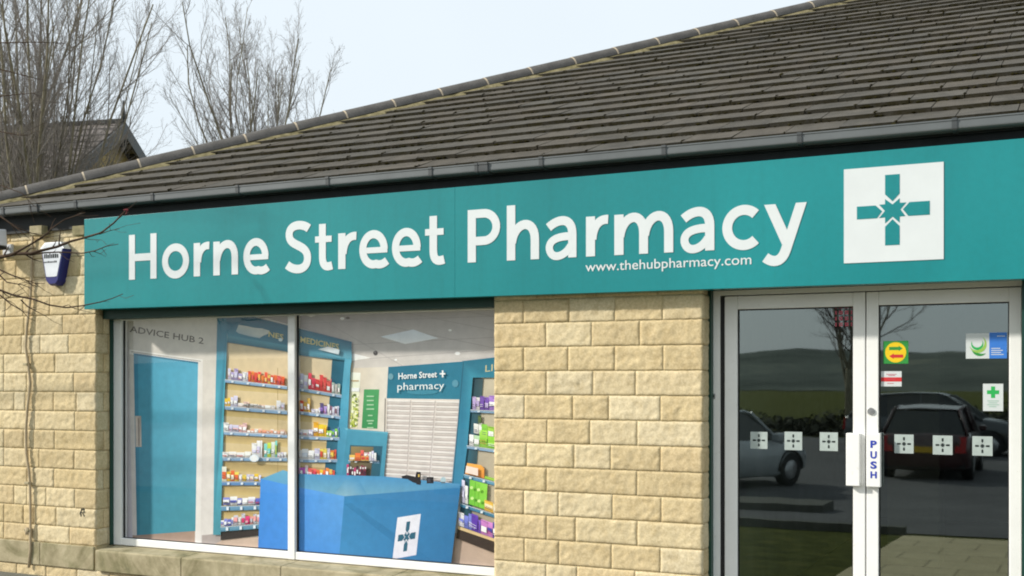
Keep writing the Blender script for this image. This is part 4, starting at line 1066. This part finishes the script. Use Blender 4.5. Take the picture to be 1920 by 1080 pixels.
for i in range(N):
    for j in range(N + 1):
        if (i * 7 + j * 5 + i * j) % 3 != 1:
            a = x0 + (x1 - x0) * i / N; b = z0 + (z1 - z0) * j / (N + 1)
            m.face([(a, SY - .001, b), (a + (x1 - x0) * .8 / N, SY - .001, b), (a + (x1 - x0) * .8 / N, SY - .001, b + (z1 - z0) * .75 / N), (a, SY - .001, b + (z1 - z0) * .75 / N)])
tag(m.build('sticker', M['s_pink'], weld=False), 'faded red see-through sticker in top corner of left door', 'sticker')

# ---------------------------------------------------------------- alarm box, floodlight, cable
AL = empty('alarm_box', U(103, 530, 0))
tag(AL, 'white and navy shield shaped alarm box on the stone wall beside the sign', 'alarm box')
ctr = U(100, 494, -.06)
def shield(s, y, dx=0.0, dz=0.0):
    pts = [(-.115, .110), (-.07, .145), (.08, .150), (.125, .100), (.062, -.135), (.035, -.162), (-.035, -.162), (-.062, -.135)]
    return [Vector((ctr.x + dx + p[0] * s, y, ctr.z + dz + p[1] * s)) for p in pts]
m = MB(); rows = [shield(1.06, 0.0), shield(1.06, -.05), shield(.98, -.075)]
m.grid(rows, 0, smooth=False, close=True); m.face(rows[-1]); m.build('housing', M['navy'], AL)
m = MB(); fr_ = shield(.92, -.0785, 0, .022); fr_ = [Vector((p.x, p.y, max(p.z, ctr.z - .105))) for p in fr_]
bk = [Vector((p.x, -.070, p.z)) for p in fr_]; m.grid([bk, fr_], 0, smooth=False, close=True); m.face(fr_)
cap_ = [Vector((ctr.x - .125, -.01, ctr.z + .118)), Vector((ctr.x - .125, -.079, ctr.z + .118)), Vector((ctr.x + .135, -.079, ctr.z + .110)), Vector((ctr.x + .135, -.01, ctr.z + .110))]
cap2 = [Vector((ctr.x - .080, -.01, ctr.z + .172)), Vector((ctr.x - .080, -.070, ctr.z + .165)), Vector((ctr.x + .090, -.070, ctr.z + .165)), Vector((ctr.x + .090, -.01, ctr.z + .172))]
m.grid([cap_, cap2], 0, smooth=False, close=True); m.face(cap_); m.face(cap2)
co_ = m.build('cover', M['alarm_white'], AL)
for r, (zz, h, w0) in enumerate(((.040, .036, .014), (.004, .014, .010))):
    m = MB()
    x = -.080
    rn = random.Random(3 + r)
    while x < .060:
        w = w0 * rn.uniform(.7, 1.3)
        m.box(ctr.x + x, ctr.x + x + w, -.0800, -.0786, ctr.z + zz, ctr.z + zz + h * rn.uniform(.75, 1.1)); x += w + .006
    m.build('worn_print', M['ink'], co_)
FL = empty('floodlight', U(-8, 470, 0))
tag(FL, 'white wall floodlight at the far left edge of the shop wall', 'floodlight')
fc = U(-14, 450, -.16)
m = MB(); m.prism([(fc.x - .10, fc.y - .06, fc.z + .075), (fc.x - .10, fc.y + .05, fc.z + .085), (fc.x - .10, fc.y + .06, fc.z - .05), (fc.x - .10, fc.y - .10, fc.z - .045)], (.20, 0, 0))
bevel(m.build('housing', M['alarm_white'], FL), .008)
m = MB(); m.prism([(fc.x - .085, fc.y - .096, fc.z - .044), (fc.x - .085, fc.y - .066, fc.z + .060), (fc.x - .085, fc.y - .074, fc.z + .062), (fc.x - .085, fc.y - .106, fc.z - .044)], (.17, 0, 0)); m.build('lens', M['gasket'], FL)
m = MB(); m.box(fc.x - .09, fc.x + .10, fc.y - .09, fc.y + .05, fc.z - .078, fc.z - .052); m.build('visor', M['gasket'], FL)
m = MB(); m.tube([(fc.x, fc.y + .05, fc.z), (fc.x, -.05, fc.z - .04), (fc.x, 0.01, fc.z - .06)], .014, 8); m.box(fc.x - .05, fc.x + .05, -.02, 0.0, fc.z - .12, fc.z - .02); m.build('bracket', M['alarm_white'], FL)
CB = empty('conduit_cable', U(56, 1062, 0))
tag(CB, 'thin buff cable conduit running down the stone wall below the alarm box', 'cable')
pts = [U(u, v, -.022) for u, v in ((61, 442), (60, 470), (59, 520), (57, 560), (51, 610), (48, 650), (53, 685), (57, 720), (52, 760), (49, 800), (49, 850), (54, 880), (56, 905), (57, 950), (57, 1000), (57, 1030), (54, 1064))]
m = MB(); m.tube(pts, .0105, 8); m.build('conduit', M['pipe'], CB)
for v in (683, 905, 993):
    c = U(54 if v < 900 else 56.5, v, 0); m = MB(); m.box(c.x - .024, c.x + .024, -.040, -.004, c.z - .010, c.z + .010); bevel(m.build('clip', M['sill'], CB), .004)
m = MB(); c = U(56, 993, 0); m.lathe([(.022, -.025), (.022, .03)], (c.x, -.02, c.z - .01), 'Z', 10); m.build('joint', M['pipe'], CB)

# ---------------------------------------------------------------- bare trees
def grow(mb, p, d, L, r, lvl, rn, up=0.25, wig=0.10, segs=6, tip=0.35, kids=None, sides=(6, 5, 4, 3, 3)):
    """one limb and everything on it; kids[lvl] = (count, angle lo, hi, length factor, first t)"""
    pts = [Vector(p)]; rad = [r]; d = Vector(d).normalized(); seg = L / segs; dirs = [d.copy()]
    for i in range(segs):
        d = (d + Vector((rn.gauss(0, wig), rn.gauss(0, wig), rn.gauss(0, wig * .6))) + Vector((0, 0, up * (0.4 + 0.6 * i / segs)))).normalized()
        pts.append(pts[-1] + d * seg); rad.append(max(0.0018, r * (1 - (1 - tip) * (i + 1) / segs))); dirs.append(d.copy())
    mb.tube(pts, rad, sides[min(lvl, 4)], mi=0 if lvl == 0 else 1, caps=False)
    if kids and lvl < len(kids) and kids[lvl]:
        n, a0, a1, lf, t0 = kids[lvl]
        for k in range(n):
            t = t0 + (1 - t0) * (k + rn.random()) / n
            f = t * segs; i = min(int(f), segs - 1); q = pts[i].lerp(pts[i + 1], f - i); dd = dirs[i]
            side_ = dd.orthogonal().normalized(); side_.rotate(Matrix.Rotation(rn.uniform(0, 6.283), 3, dd))
            a = math.radians(rn.uniform(a0, a1)); nd = dd * math.cos(a) + side_ * math.sin(a)
            grow(mb, q, nd, L * lf * (1.15 - 0.65 * t) * rn.uniform(.75, 1.2), max(0.0022, rad[i] * rn.uniform(.42, .6)), lvl + 1, rn, up, wig * 1.15, max(3, segs - 2), 0.4, kids, sides)
def bare_tree(base, label, seed, stems, kids, height, r0, trunk_h=1.5, trunk_r=.16, mats=('bark', 'twig'), group='bare trees behind the shop', spread=.3, lean=(0, 0)):
    rn = random.Random(seed); e = empty('bare_tree', base); tag(e, label, 'tree', group)
    tr = MB(); cr = MB(); base = Vector(base)
    tr.tube([base + Vector((0, 0, -.3)), base + Vector((0, 0, trunk_h * .5)), base + Vector((lean[0] * .1, lean[1] * .1, trunk_h))], [trunk_r * 1.25, trunk_r, trunk_r * .8], 10)
    for k in range(stems):
        a = 6.283 * (k + rn.random() * .6) / stems; s = spread * (.35 + .85 * rn.random())
        if k == 0: s = .04
        d = Vector((math.cos(a) * s + lean[0], math.sin(a) * s + lean[1], 1)).normalized()
        grow(cr if stems < 3 else cr, base + Vector((math.cos(a) * trunk_r * .5, math.sin(a) * trunk_r * .5, trunk_h * rn.uniform(.55, 1.0))), d, height * rn.uniform(.72, 1.0), r0 * rn.uniform(.6, 1.1), 0, rn, kids=kids)
    tr.build('trunk', M[mats[0]], e); cr.build('crown', [M[mats[0]], M[mats[1]]], e, weld=False)
    return e
p = U(72, 712, 9.5)
bare_tree((p.x, 9.5, -.2), 'dense bare tree of many olive stems before the old house', 3, 30, [(13, 15, 38, .28, .16), (9, 20, 46, .42, .1), (5, 25, 55, .5, .15)], 8.0, .034, 3.2, .26, spread=.24, mats=('bark', 'twig'))
p = U(482, 712, 13)
bare_tree((p.x, 13, -.2), 'open bare tree fanning fine twigs above the roof hip', 12, 19, [(13, 16, 40, .32, .10), (8, 20, 46, .42, .12), (5, 25, 55, .5, .15)], 5.6, .028, 5.2, .13, mats=('bark', 'twig'), spread=.32)
p = U(-130, 712, 12)
bare_tree((p.x, 12, -.2), 'bare tree reaching in at the left edge behind the upright stems', 23, 6, [(14, 20, 48, .32, .15), (9, 28, 55, .42, .1), (5, 30, 60, .45, .2)], 10.5, .060, 2.0, .25, spread=.38)

# nearer tree on the forecourt: only its outer twigs reach into the picture
FT = empty('bare_tree', (-11.2, -1.0, 0)); tag(FT, 'forecourt tree whose thin bare branches reach in front of the alarm box and sign', 'tree')
tr = MB(); tr.tube([(-11.2, -1.0, -.2), (-11.18, -1.0, 1.0), (-11.15, -.95, 2.2), (-11.1, -1.0, 3.4), (-11.15, -.95, 4.8)], [.13, .11, .09, .065, .03], 10)
rn = random.Random(8)
cr = MB(); bud = MB()
def limb(uv, r0, r1, y0, y1, root=None, budtip=False, twigs=5):
    r0 *= .72; r1 *= .85
    n = len(uv); pts = []
    for i, (u, v) in enumerate(uv):
        t = i / (n - 1); q = U(u, v, y0 + (y1 - y0) * t + .02 * math.sin(i * 2.1)); pts.append(q + Vector((rn.gauss(0, .004), 0, rn.gauss(0, .004))))
    if root is not None: pts = [Vector(root), Vector(root).lerp(pts[0], .5) + Vector((0, 0, .05))] + pts
    m = len(pts); rad = [r0 + (r1 - r0) * (i / (m - 1)) for i in range(m)]
    cr.tube(pts, rad, 6)
    for _ in range(twigs):   # fine side twigs with buds
        i = rn.randrange(max(1, m - n), m - 1); q = pts[i].lerp(pts[i + 1], rn.random()); d = (pts[i + 1] - pts[i]).normalized()
        nd = (d + Vector((rn.gauss(0, .5), rn.gauss(0, .5), rn.gauss(0, .5)))).normalized(); L = rn.uniform(.05, .20)
        cr.tube([q, q + nd * L * .5 + Vector((0, 0, rn.gauss(0, .01))), q + nd * L], [rad[i] * .55, rad[i] * .4, .0015], 4)
    if budtip:
        d = (pts[-1] - pts[-2]).normalized()
        for k in range(7):
            q = pts[-1] + Vector((rn.gauss(0, .012), rn.gauss(0, .012), rn.gauss(0, .012)))
            bud.tube([q, q + d * .008, q + d * .018], [.002, .005, .001], 5)
limb([(0, 485), (29, 477), (58, 476), (76, 470), (107, 462), (133, 453), (160, 447), (189, 437), (213, 418), (229, 404), (235, 396)], .020, .0045, -.85, -.62, (-11.15, -.95, 2.2), True, 9)
limb([(55, 478), (84, 474), (111, 473), (155, 475), (178, 472), (200, 463), (222, 459)], .009, .0025, -.79, -.66, None, False, 8)
limb([(20, 480), (44, 467), (64, 453), (89, 438), (95, 429), (120, 413), (160, 398)], .012, .003, -.84, -.70, None, False, 6)
limb([(0, 544), (27, 552), (62, 563), (93, 573), (124, 578), (155, 573), (189, 568), (211, 559), (231, 552)], .013, .0028, -.95, -.62, (-11.18, -1.0, 1.9), False, 9)
limb([(-30, 490), (0, 504), (22, 515), (44, 524), (67, 531), (84, 533)], .010, .0028, -.90, -.72, None, False, 6)
limb([(-30, 500), (0, 518), (13, 529), (40, 533), (58, 539)], .009, .0026, -.88, -.76, None, False, 5)
limb([(-40, 535), (0, 555), (20, 569), (42, 582), (62, 593)], .009, .0026, -.93, -.8, None, False, 5)
limb([(40, 562), (51, 575), (71, 587), (89, 595)], .007, .0022, -.87, -.78, None, False, 4)
limb([(-40, 372), (0, 404), (27, 424), (58, 437), (78, 440)], .011, .0028, -.95, -.78, None, False, 5)
limb([(155, 447), (170, 449), (189, 452)], .004, .002, -.68, -.64, None, False, 2)
limb([(185, 439), (205, 432), (224, 428)], .005, .002, -.66, -.6, None, False, 3)
limb([(160, 573), (140, 590), (165, 588)], .004, .002, -.68, -.64, None, False, 1)
limb([(-60, 100), (0, 80), (60, 79), (122, 82)], .010, .0025, -1.1, -.9, (-11.15, -.95, 4.6), False, 6)
limb([(-60, 120), (0, 131), (40, 139), (74, 149)], .009, .0025, -1.1, -.95, (-11.12, -.98, 4.0), False, 6)
limb([(-60, 200), (0, 181), (40, 178), (66, 173)], .008, .0025, -1.1, -.95, (-11.1, -1.0, 3.5), False, 5)
limb([(-60, 250), (0, 246), (35, 254), (55, 252)], .008, .0025, -1.0, -.9, (-11.1, -1.0, 3.2), False, 5)
limb([(-60, 330), (0, 348), (40, 362), (62, 386)], .008, .0025, -1.0, -.9, (-11.12, -.98, 2.9), False, 6)
tr.build('trunk', M['bark'], FT); cr.build('branches', M['dark_twig'], FT, weld=False); bud.build('buds', M['bud'], FT, weld=False)

# ---------------------------------------------------------------- old stone house beyond the trees
HP = U(230, 236, 24)            # top of its gable
hz = HP.z; n_ = Vector((.977, .211, 0)).normalized(); g_ = Vector((-.211, .977, 0))   # out of the gable / towards the back
HS = empty('stone_house', (HP.x, HP.y, -.5)); tag(HS, 'old stone house with grey slate roof and dark gable boards behind the left trees', 'house')
HW, HPI, HL = 4.6, .72, 16.0
ev = hz - HW * HPI
def hp(along, across, z): return Vector((HP.x, HP.y, 0)) - n_ * along + g_ * across + Vector((0, 0, z))
m = MB()
m.prism([hp(.5, -HW + .4, -1), hp(.5, HW - .4, -1), hp(.5, HW - .4, ev + .25), hp(.5, 0, hz - .18), hp(.5, -HW + .4, ev + .25)], -n_ * (HL - 1))
m.build('wall', M['side_wall'], HS)
m = MB()
for s in (-1, 1):
    m.prism([hp(0, 0, hz), hp(0, s * (HW + .25), ev - .18), hp(HL, s * (HW + .25), ev - .18), hp(HL, 0, hz)], (0, 0, .14))
rf = m.build('roof', M['slate'], HS)
m = MB(); m.tube([hp(-.05, 0, hz + .14), hp(HL, 0, hz + .14)], .13, 8); m.build('ridge_tiles', M['hip'], rf)
m = MB()
for s in (-1, 1):
    m.prism([hp(-.06, 0, hz + .12), hp(-.06, s * (HW + .3), ev - .12), hp(-.06, s * (HW + .3), ev - .52), hp(-.06, 0, hz - .38)], n_ * .07)
m.build('gable_board', M['bracket'], HS)
m = MB(); m.tube([hp(-.03, 0, hz - .9), hp(-.03, 0, hz + .3), hp(-.03, 0, hz + .9)], [.09, .09, .02], 6); m.build('finial', M['black'], HS)
m = MB(); m.box(-.5, .5, -.04, .04, -.7, .7, 0, None, Matrix.Translation(hp(.46, 0, ev - 1.2)) @ Matrix(((g_.x, n_.x, 0, 0), (g_.y, n_.y, 0, 0), (0, 0, 1, 0), (0, 0, 0, 1)))); m.build('window', M['car_glass'], HS)

# ---------------------------------------------------------------- ground, car park, hills
def gz(y): return -0.02 if y > -1.5 else (-0.02 - (min(-1.5 - y, 11.5)) / 11.5 * 0.45)
def sheet(name, mat, x0, x1, ys, dz):
    m = MB(); m.grid([[(x0, y, gz(y) + dz), (x1, y, gz(y) + dz)] for y in ys], smooth=False)
    return struct(m.build(name, mat, color=False))
YS = [500, 60, 15, 0, -1.5, -3, -5, -6.8, -8, -10, -13, -20, -40, -120, -320]
sheet('ground', M['grass'], -600, 600, YS, 0)
sheet('pavement', M['paving'], -14, 8, [-0.036, -1.5, -1.7], .024)
sheet('path', M['ochre'], -1.75, 1.2, [-1.7, -3, -5, -6.6], .022)
sheet('car_park', M['asphalt'], -40, 30, [-7.0, -8, -10, -13, -20, -34], .010)
m = MB(); m.box(-40, -1.76, -6.98, -6.84, -.6, gz(-6.9) + .10); m.box(1.21, 30, -6.98, -6.84, -.6, gz(-6.9) + .10); struct(m.build('kerb', M['kerb']))
m = MB(); m.box(-9.5, -3.2, -10.3, -9.5, -.6, gz(-10) + .13); struct(m.build('kerb_island', M['kerb']))
rows = []
for j in range(12):
    t = j / 11; row = []
    for i in range(61):
        x = -600 + i * 20; prof = 9 + 4.5 * noise.noise(Vector((x * .006, 0, 2))) + 2.2 * noise.noise(Vector((x * .02, 3, 1))) + max(0, (x + 40) * .02 if x < 200 else 4.8)
        row.append((x, -200 - 180 * t, -.5 + prof * 1.05 * math.sin(t * math.pi / 2) ** 1.3 + noise.noise(Vector((x * .03, t * 4, 0))) * .8))
    rows.append(row)
m = MB(); m.grid(rows); struct(m.build('hills', M['hill']))
# leafy bank on the far side of the car park
m = MB(); rh = random.Random(31)
for _ in range(26000):
    x = rh.uniform(-34, 26); y = -rh.uniform(34.5, 38); hh = (1.1 + 1.3 * noise.noise(Vector((x * .25, y * .3, 0)))) * (1 - abs(y + 36.3) / 2.6); z = -.5 + rh.random() * max(.3, hh)
    a = rh.uniform(0, 6.28); s = rh.uniform(.05, .13); d = Vector((math.cos(a), math.sin(a), rh.gauss(0, .6))).normalized() * s; q = Vector((-d.y, d.x, rh.gauss(0, .5) * s))
    c = Vector((x, y, z)); m.face([c - d, c - q, c + d, c + q])
hg = m.build('hedge', M['hedge'], weld=False); tag(hg, 'dark hedge bank beyond the parked cars, mirrored in the door glass', 'hedge'); hg['kind'] = 'stuff'
e = empty('shed', (4, -52, -.5)); tag(e, 'long grey industrial shed beyond the hedge, mirrored in the right door', 'shed')
m = MB(); m.box(-2.5, 22, -60, -50, -.6, 3.6); m.build('wall', M['shed'], e)
m = MB(); m.prism([(-2.8, -49.7, 3.61), (-2.8, -60.3, 3.61), (-2.8, -55, 4.6)], (25.1, 0, 0)); m.build('roof', M['shed'], e)
m = MB(); m.box(3, 6, -49.99, -49.9, -.5, 2.6); m.build('door', M['black'], e)
bx_ = empty('grit_bin', (-6.0, -29.9, -.47)); tag(bx_, 'yellow grit bin across the car park, mirrored in the left door', 'grit bin')
m = MB(); m.prism([(-6.25, -29.6, -.46), (-5.75, -29.6, -.46), (-5.70, -29.55, .45), (-6.30, -29.55, .45)], (0, -.6, 0)); m.build('tub', M['grit'], bx_)
m = MB(); m.prism([(-6.34, -29.5, .46), (-6.34, -30.2, .46), (-6.34, -30.2, .60), (-6.34, -29.9, .66), (-6.34, -29.5, .54)], (.68, 0, 0)); m.build('lid', M['grit'], bx_)
bare_tree((-6.2, -29.0, -.47), 'bare tree across the car park, mirrored in the left door glass', 44, 6, [(14, 30, 62, .42, .12), (8, 30, 60, .45, .15), (4, 30, 60, .5, .2)], 5.0, .055, 2.6, .11, mats=('bark', 'dark_twig'), group='bare trees across the car park', spread=.8)
for X, Y, hgt in ((3.0, -180, 20.0), (-7.5, -220, 17.0)):
    t = empty('radio_mast', (X, Y, 0)); tag(t, 'tall radio mast on the hill mirrored in the right door, ' + ('the taller one' if hgt > 18 else 'the shorter one'), 'mast', 'radio masts on the hill')
    m = MB(); m.tube([(X, Y, -1), (X, Y, hgt * .6), (X, Y, hgt)], [.9, .45, .12], 6); m.build('pole', M['shed'], t)
    m = MB()
    for z in (.55, .7, .85):
        m = MB(); m.box(X - 1.3 * (1 - z * .5), X + 1.3 * (1 - z * .5), Y - .1, Y + .1, hgt * z - .15, hgt * z + .15); m.build('cross_arm', M['shed'], t)

# ---------------------------------------------------------------- parked cars (seen as reflections in the doors)
def car(label, paint_, loc, head, L, W, H, kind):
    e = empty('parked_car', loc); e.rotation_euler.z = 0
    tag(e, label, 'car', 'parked cars mirrored in the doors')
    T_ = Matrix.Translation(Vector(loc)) @ Matrix.Rotation(head, 4, 'Z')
    hl = L / 2; belt = H * .62; tail = hl * (1.0 if kind != 'saloon' else 1.0)
    st = [(-hl, .80, .34, belt * .90), (-hl * .97, .93, .25, belt * .98), (-hl * .86, 1, .20, belt), (-hl * .5, 1, .20, belt), (0, 1, .20, belt * .99), (hl * .38, 1, .20, belt * .97), (hl * .55, .99, .20, belt * .93), (hl * .8, .95, .21, belt * .82), (hl * .94, .85, .25, belt * .70), (hl, .70, .34, belt * .56)]
    m = MB(); R = []
    for x, wf, zl, zt in st:
        w = W / 2 * wf; zm = (zl + zt) * .5
        prof_ = [(-w * .86, zl), (-w * .98, zl + .06), (-w, zm), (-w * .985, zt - .08), (-w * .92, zt), (-w * .5, zt + .02), (w * .5, zt + .02), (w * .92, zt), (w * .985, zt - .08), (w, zm), (w * .98, zl + .06), (w * .86, zl)]
        R.append([T_ @ Vector((x, y, z)) for y, z in prof_])
    m.grid(R, close=True); m.face(R[0][::-1], smooth=True); m.face(R[-1], smooth=True)
    m.build('body', paint_, e)
    rb = -hl * (.93 if kind != 'saloon' else .72); rr_ = -hl * (.74 if kind != 'saloon' else .42); rf_ = hl * .16; wf_ = hl * .52
    cab = [(rb, belt * .97, .0), (rr_, H * .965, 1), (-hl * .25, H, 1), (rf_ * .4, H * .985, 1), (rf_, H * .95, 1), (wf_, belt * .94, .0)]
    def ring(x, z, top):
        wb = W / 2 * .93; wt = W / 2 * .74
        return wt if top else wb
    gl2 = MB(); ps = []
    for x, z, top in cab: ps.append((x, z, ring(x, z, top)))
    for s in (-1, 1):
        lower = [(rb, belt * .97), (wf_, belt * .94)]
        poly_ = [T_ @ Vector((x, s * (w - .012), z - (.045 if t_ else 0))) for (x, z, w), (_, _, t_) in zip(ps, cab)]
        gl2.face(poly_)
    gl2.face([T_ @ Vector((x, y, z)) for x, y, z in ((ps[0][0] - .0, -ps[0][2] * .93, ps[0][1]), (ps[0][0], ps[0][2] * .93, ps[0][1]), (ps[1][0] - .02, ps[1][2] * .92, ps[1][1] - .05), (ps[1][0] - .02, -ps[1][2] * .92, ps[1][1] - .05))])
    gl2.face([T_ @ Vector((x, y, z)) for x, y, z in ((ps[-1][0], ps[-1][2] * .95, ps[-1][1]), (ps[-1][0], -ps[-1][2] * .95, ps[-1][1]), (ps[-2][0] + .02, -ps[-2][2] * .92, ps[-2][1] - .03), (ps[-2][0] + .02, ps[-2][2] * .92, ps[-2][1] - .03))])
    gl2.build('windows', M['car_glass'], e)
    m = MB(); R = [[T_ @ Vector((x, k * w, z + .015 - .03 * abs(k))) for k in (-1, -.6, 0, .6, 1)] for x, z, w in ps[1:-1]]
    m.grid(R)
    for s in (-1, 1):   # pillars
        for (a, b) in ((0, 1), (4, 5)):
            p, q = ps[a], ps[b]; m.tube([T_ @ Vector((p[0], s * p[2], p[1])), T_ @ Vector((q[0], s * q[2], q[1] - .02))], .035, 5)
        m.tube([T_ @ Vector((-hl * .12, s * W / 2 * .93, belt)), T_ @ Vector((-hl * .14, s * W / 2 * .745, H - .04))], .03, 5)
        m.tube([T_ @ Vector((x, s * w, z - .02)) for x, z, w in ps[1:-1]], .028, 5)
    m.build('roof', paint_, e)
    for sx in (-.60, .62):
        for s in (-1, 1):
            c = Vector((hl * sx, s * (W / 2 - .09), .31))
            m = MB(); R = []
            for r, h in ((.20, -.10), (.29, -.105), (.315, -.07), (.315, .07), (.29, .105), (.20, .10)):
                R.append([T_ @ (c + Vector((r * math.cos(k * .2618), h, r * math.sin(k * .2618)))) for k in range(24)])
            m.grid(R, close=True); wh = m.build('wheel', M['tyre'], e)
            m = MB(); R = []
            for r, h in ((.19, .085), (.18, .102), (.06, .09), (.001, .10)): R.append([T_ @ (c + Vector((r * math.cos(k * .2618), s * h, r * math.sin(k * .2618)))) for k in range(24)])
            m.grid(R, close=True); m.build('rim', M['rim'], wh)
            m = MB(); m.tube([T_ @ (c + Vector((.36 * math.cos(a), s * .075, .36 * math.sin(a)))) for a in [math.pi * k / 10 for k in range(11)]], .028, 5); m.build('wheel_arch', M['gasket'], e)
    for s in (-1, 1):
        m = MB(); m.prism([T_ @ Vector((-hl * .985, s * W * .34, belt * .62)), T_ @ Vector((-hl * .985, s * W * .455, belt * .62)), T_ @ Vector((-hl * .96, s * W * .465, belt * .95)), T_ @ Vector((-hl * .96, s * W * .37, belt * .95))], T_.to_3x3() @ Vector((-.05, 0, 0))); m.build('tail_light', M['tail'], e)
        m = MB(); m.prism([T_ @ Vector((hl * .93, s * W * .30, belt * .60)), T_ @ Vector((hl * .90, s * W * .44, belt * .62)), T_ @ Vector((hl * .86, s * W * .45, belt * .75)), T_ @ Vector((hl * .90, s * W * .31, belt * .72))], T_.to_3x3() @ Vector((.04, 0, 0))); m.build('headlight', M['head'], e)
        m = MB(); m.box(hl * .34, hl * .44, s * (W / 2 + .06) - .08, s * (W / 2 + .06) + .08, belt * .97, belt * 1.12, 0, None, T_); bevel(m.build('mirror', paint_, e), .03)
    m = MB(); m.box(-hl - .045, -hl - .01, -.26, .26, belt * .62, belt * .74, 0, None, T_); m.build('number_plate', M['plate'], e)
    m = MB(); m.box(-hl * .98, -hl * .9, -W * .45, W * .45, .25, .36, 0, None, T_); m.build('bumper', M['gasket'], e)
    return e
car('silver hatchback seen side on, mirrored in the lower left corner of left door', M['p_silver'], (-6.15, -14.15, -.46), math.radians(-66), 4.0, 1.74, 1.46, 'hatch')
car('dark red hatchback seen from behind, mirrored in the right door', M['p_red'], (-2.75, -19.3, -.46), math.radians(-90), 3.95, 1.74, 1.48, 'hatch')
car('dark grey estate car seen side on behind the red one, mirrored in the right door', M['p_grey'], (-3.4, -26.4, -.46), math.radians(2), 4.7, 1.84, 1.66, 'estate')

# ---------------------------------------------------------------- daylight
SUN_DIR = Vector((-1.5, -1.0, 1.03)).normalized()      # towards the sun
el = math.asin(SUN_DIR.z)
W_ = bpy.data.worlds.new('World'); S.world = W_; W_.use_nodes = True
nt = W_.node_tree; bg = nt.nodes['Background']
sky = nt.nodes.new('ShaderNodeTexSky'); sky.sky_type = 'NISHITA'; sky.sun_disc = False
sky.sun_elevation = el; sky.sun_rotation = math.atan2(SUN_DIR.x, SUN_DIR.y)
sky.air_density = 1.0; sky.dust_density = 2.5; sky.ozone_density = 1.0
mxs = nt.nodes.new('ShaderNodeMix'); mxs.data_type = 'RGBA'
# thin high haze over the clear sky
tc = nt.nodes.new('ShaderNodeTexCoord'); nz = nt.nodes.new('ShaderNodeTexNoise'); nz.inputs['Scale'].default_value = 1.6; nz.inputs['Detail'].default_value = 5
mr = nt.nodes.new('ShaderNodeMapRange'); mr.inputs['To Min'].default_value = 0.72; mr.inputs['To Max'].default_value = 0.96
nt.links.new(tc.outputs['Generated'], nz.inputs['Vector']); nt.links.new(nz.outputs['Fac'], mr.inputs['Value'])
nt.links.new(mr.outputs['Result'], mxs.inputs[0])
nt.links.new(sky.outputs['Color'], mxs.inputs[6]); mxs.inputs[7].default_value = (8.9, 9.75, 10.3, 1)
nt.links.new(mxs.outputs[2], bg.inputs['Color']); bg.inputs['Strength'].default_value = 0.108
sl = bpy.data.lights.new('Sun', 'SUN'); sl.energy = 4.6; sl.angle = math.radians(2.6); sl.color = (1.0, 0.95, 0.86)
so = bpy.data.objects.new('Sun', sl); COL.objects.link(so); so.location = SUN_DIR * 50
so.rotation_euler = SUN_DIR.to_track_quat('Z', 'Y').to_euler()
# ---------------------------------------------------------------- camera
cd = bpy.data.cameras.new('Camera'); cam = bpy.data.objects.new('Camera', cd); COL.objects.link(cam)
cam.location = (0, CY, CZ); cam.rotation_euler = (math.radians(90), 0, TH)
cd.sensor_fit = 'HORIZONTAL'; cd.sensor_width = 36; cd.lens = 36 * F / 1920; cd.shift_y = (V0 - 540) / 1920
cd.clip_start = 0.05; cd.clip_end = 3000
S.camera = cam
S.view_settings.view_transform = 'Standard'; S.view_settings.look = 'None'; S.view_settings.exposure = 0; S.view_settings.gamma = 1
S.cycles.pixel_filter_type = 'BLACKMAN_HARRIS'; S.cycles.filter_width = 1.95
S.cycles.max_bounces = 8; S.cycles.transparent_max_bounces = 12
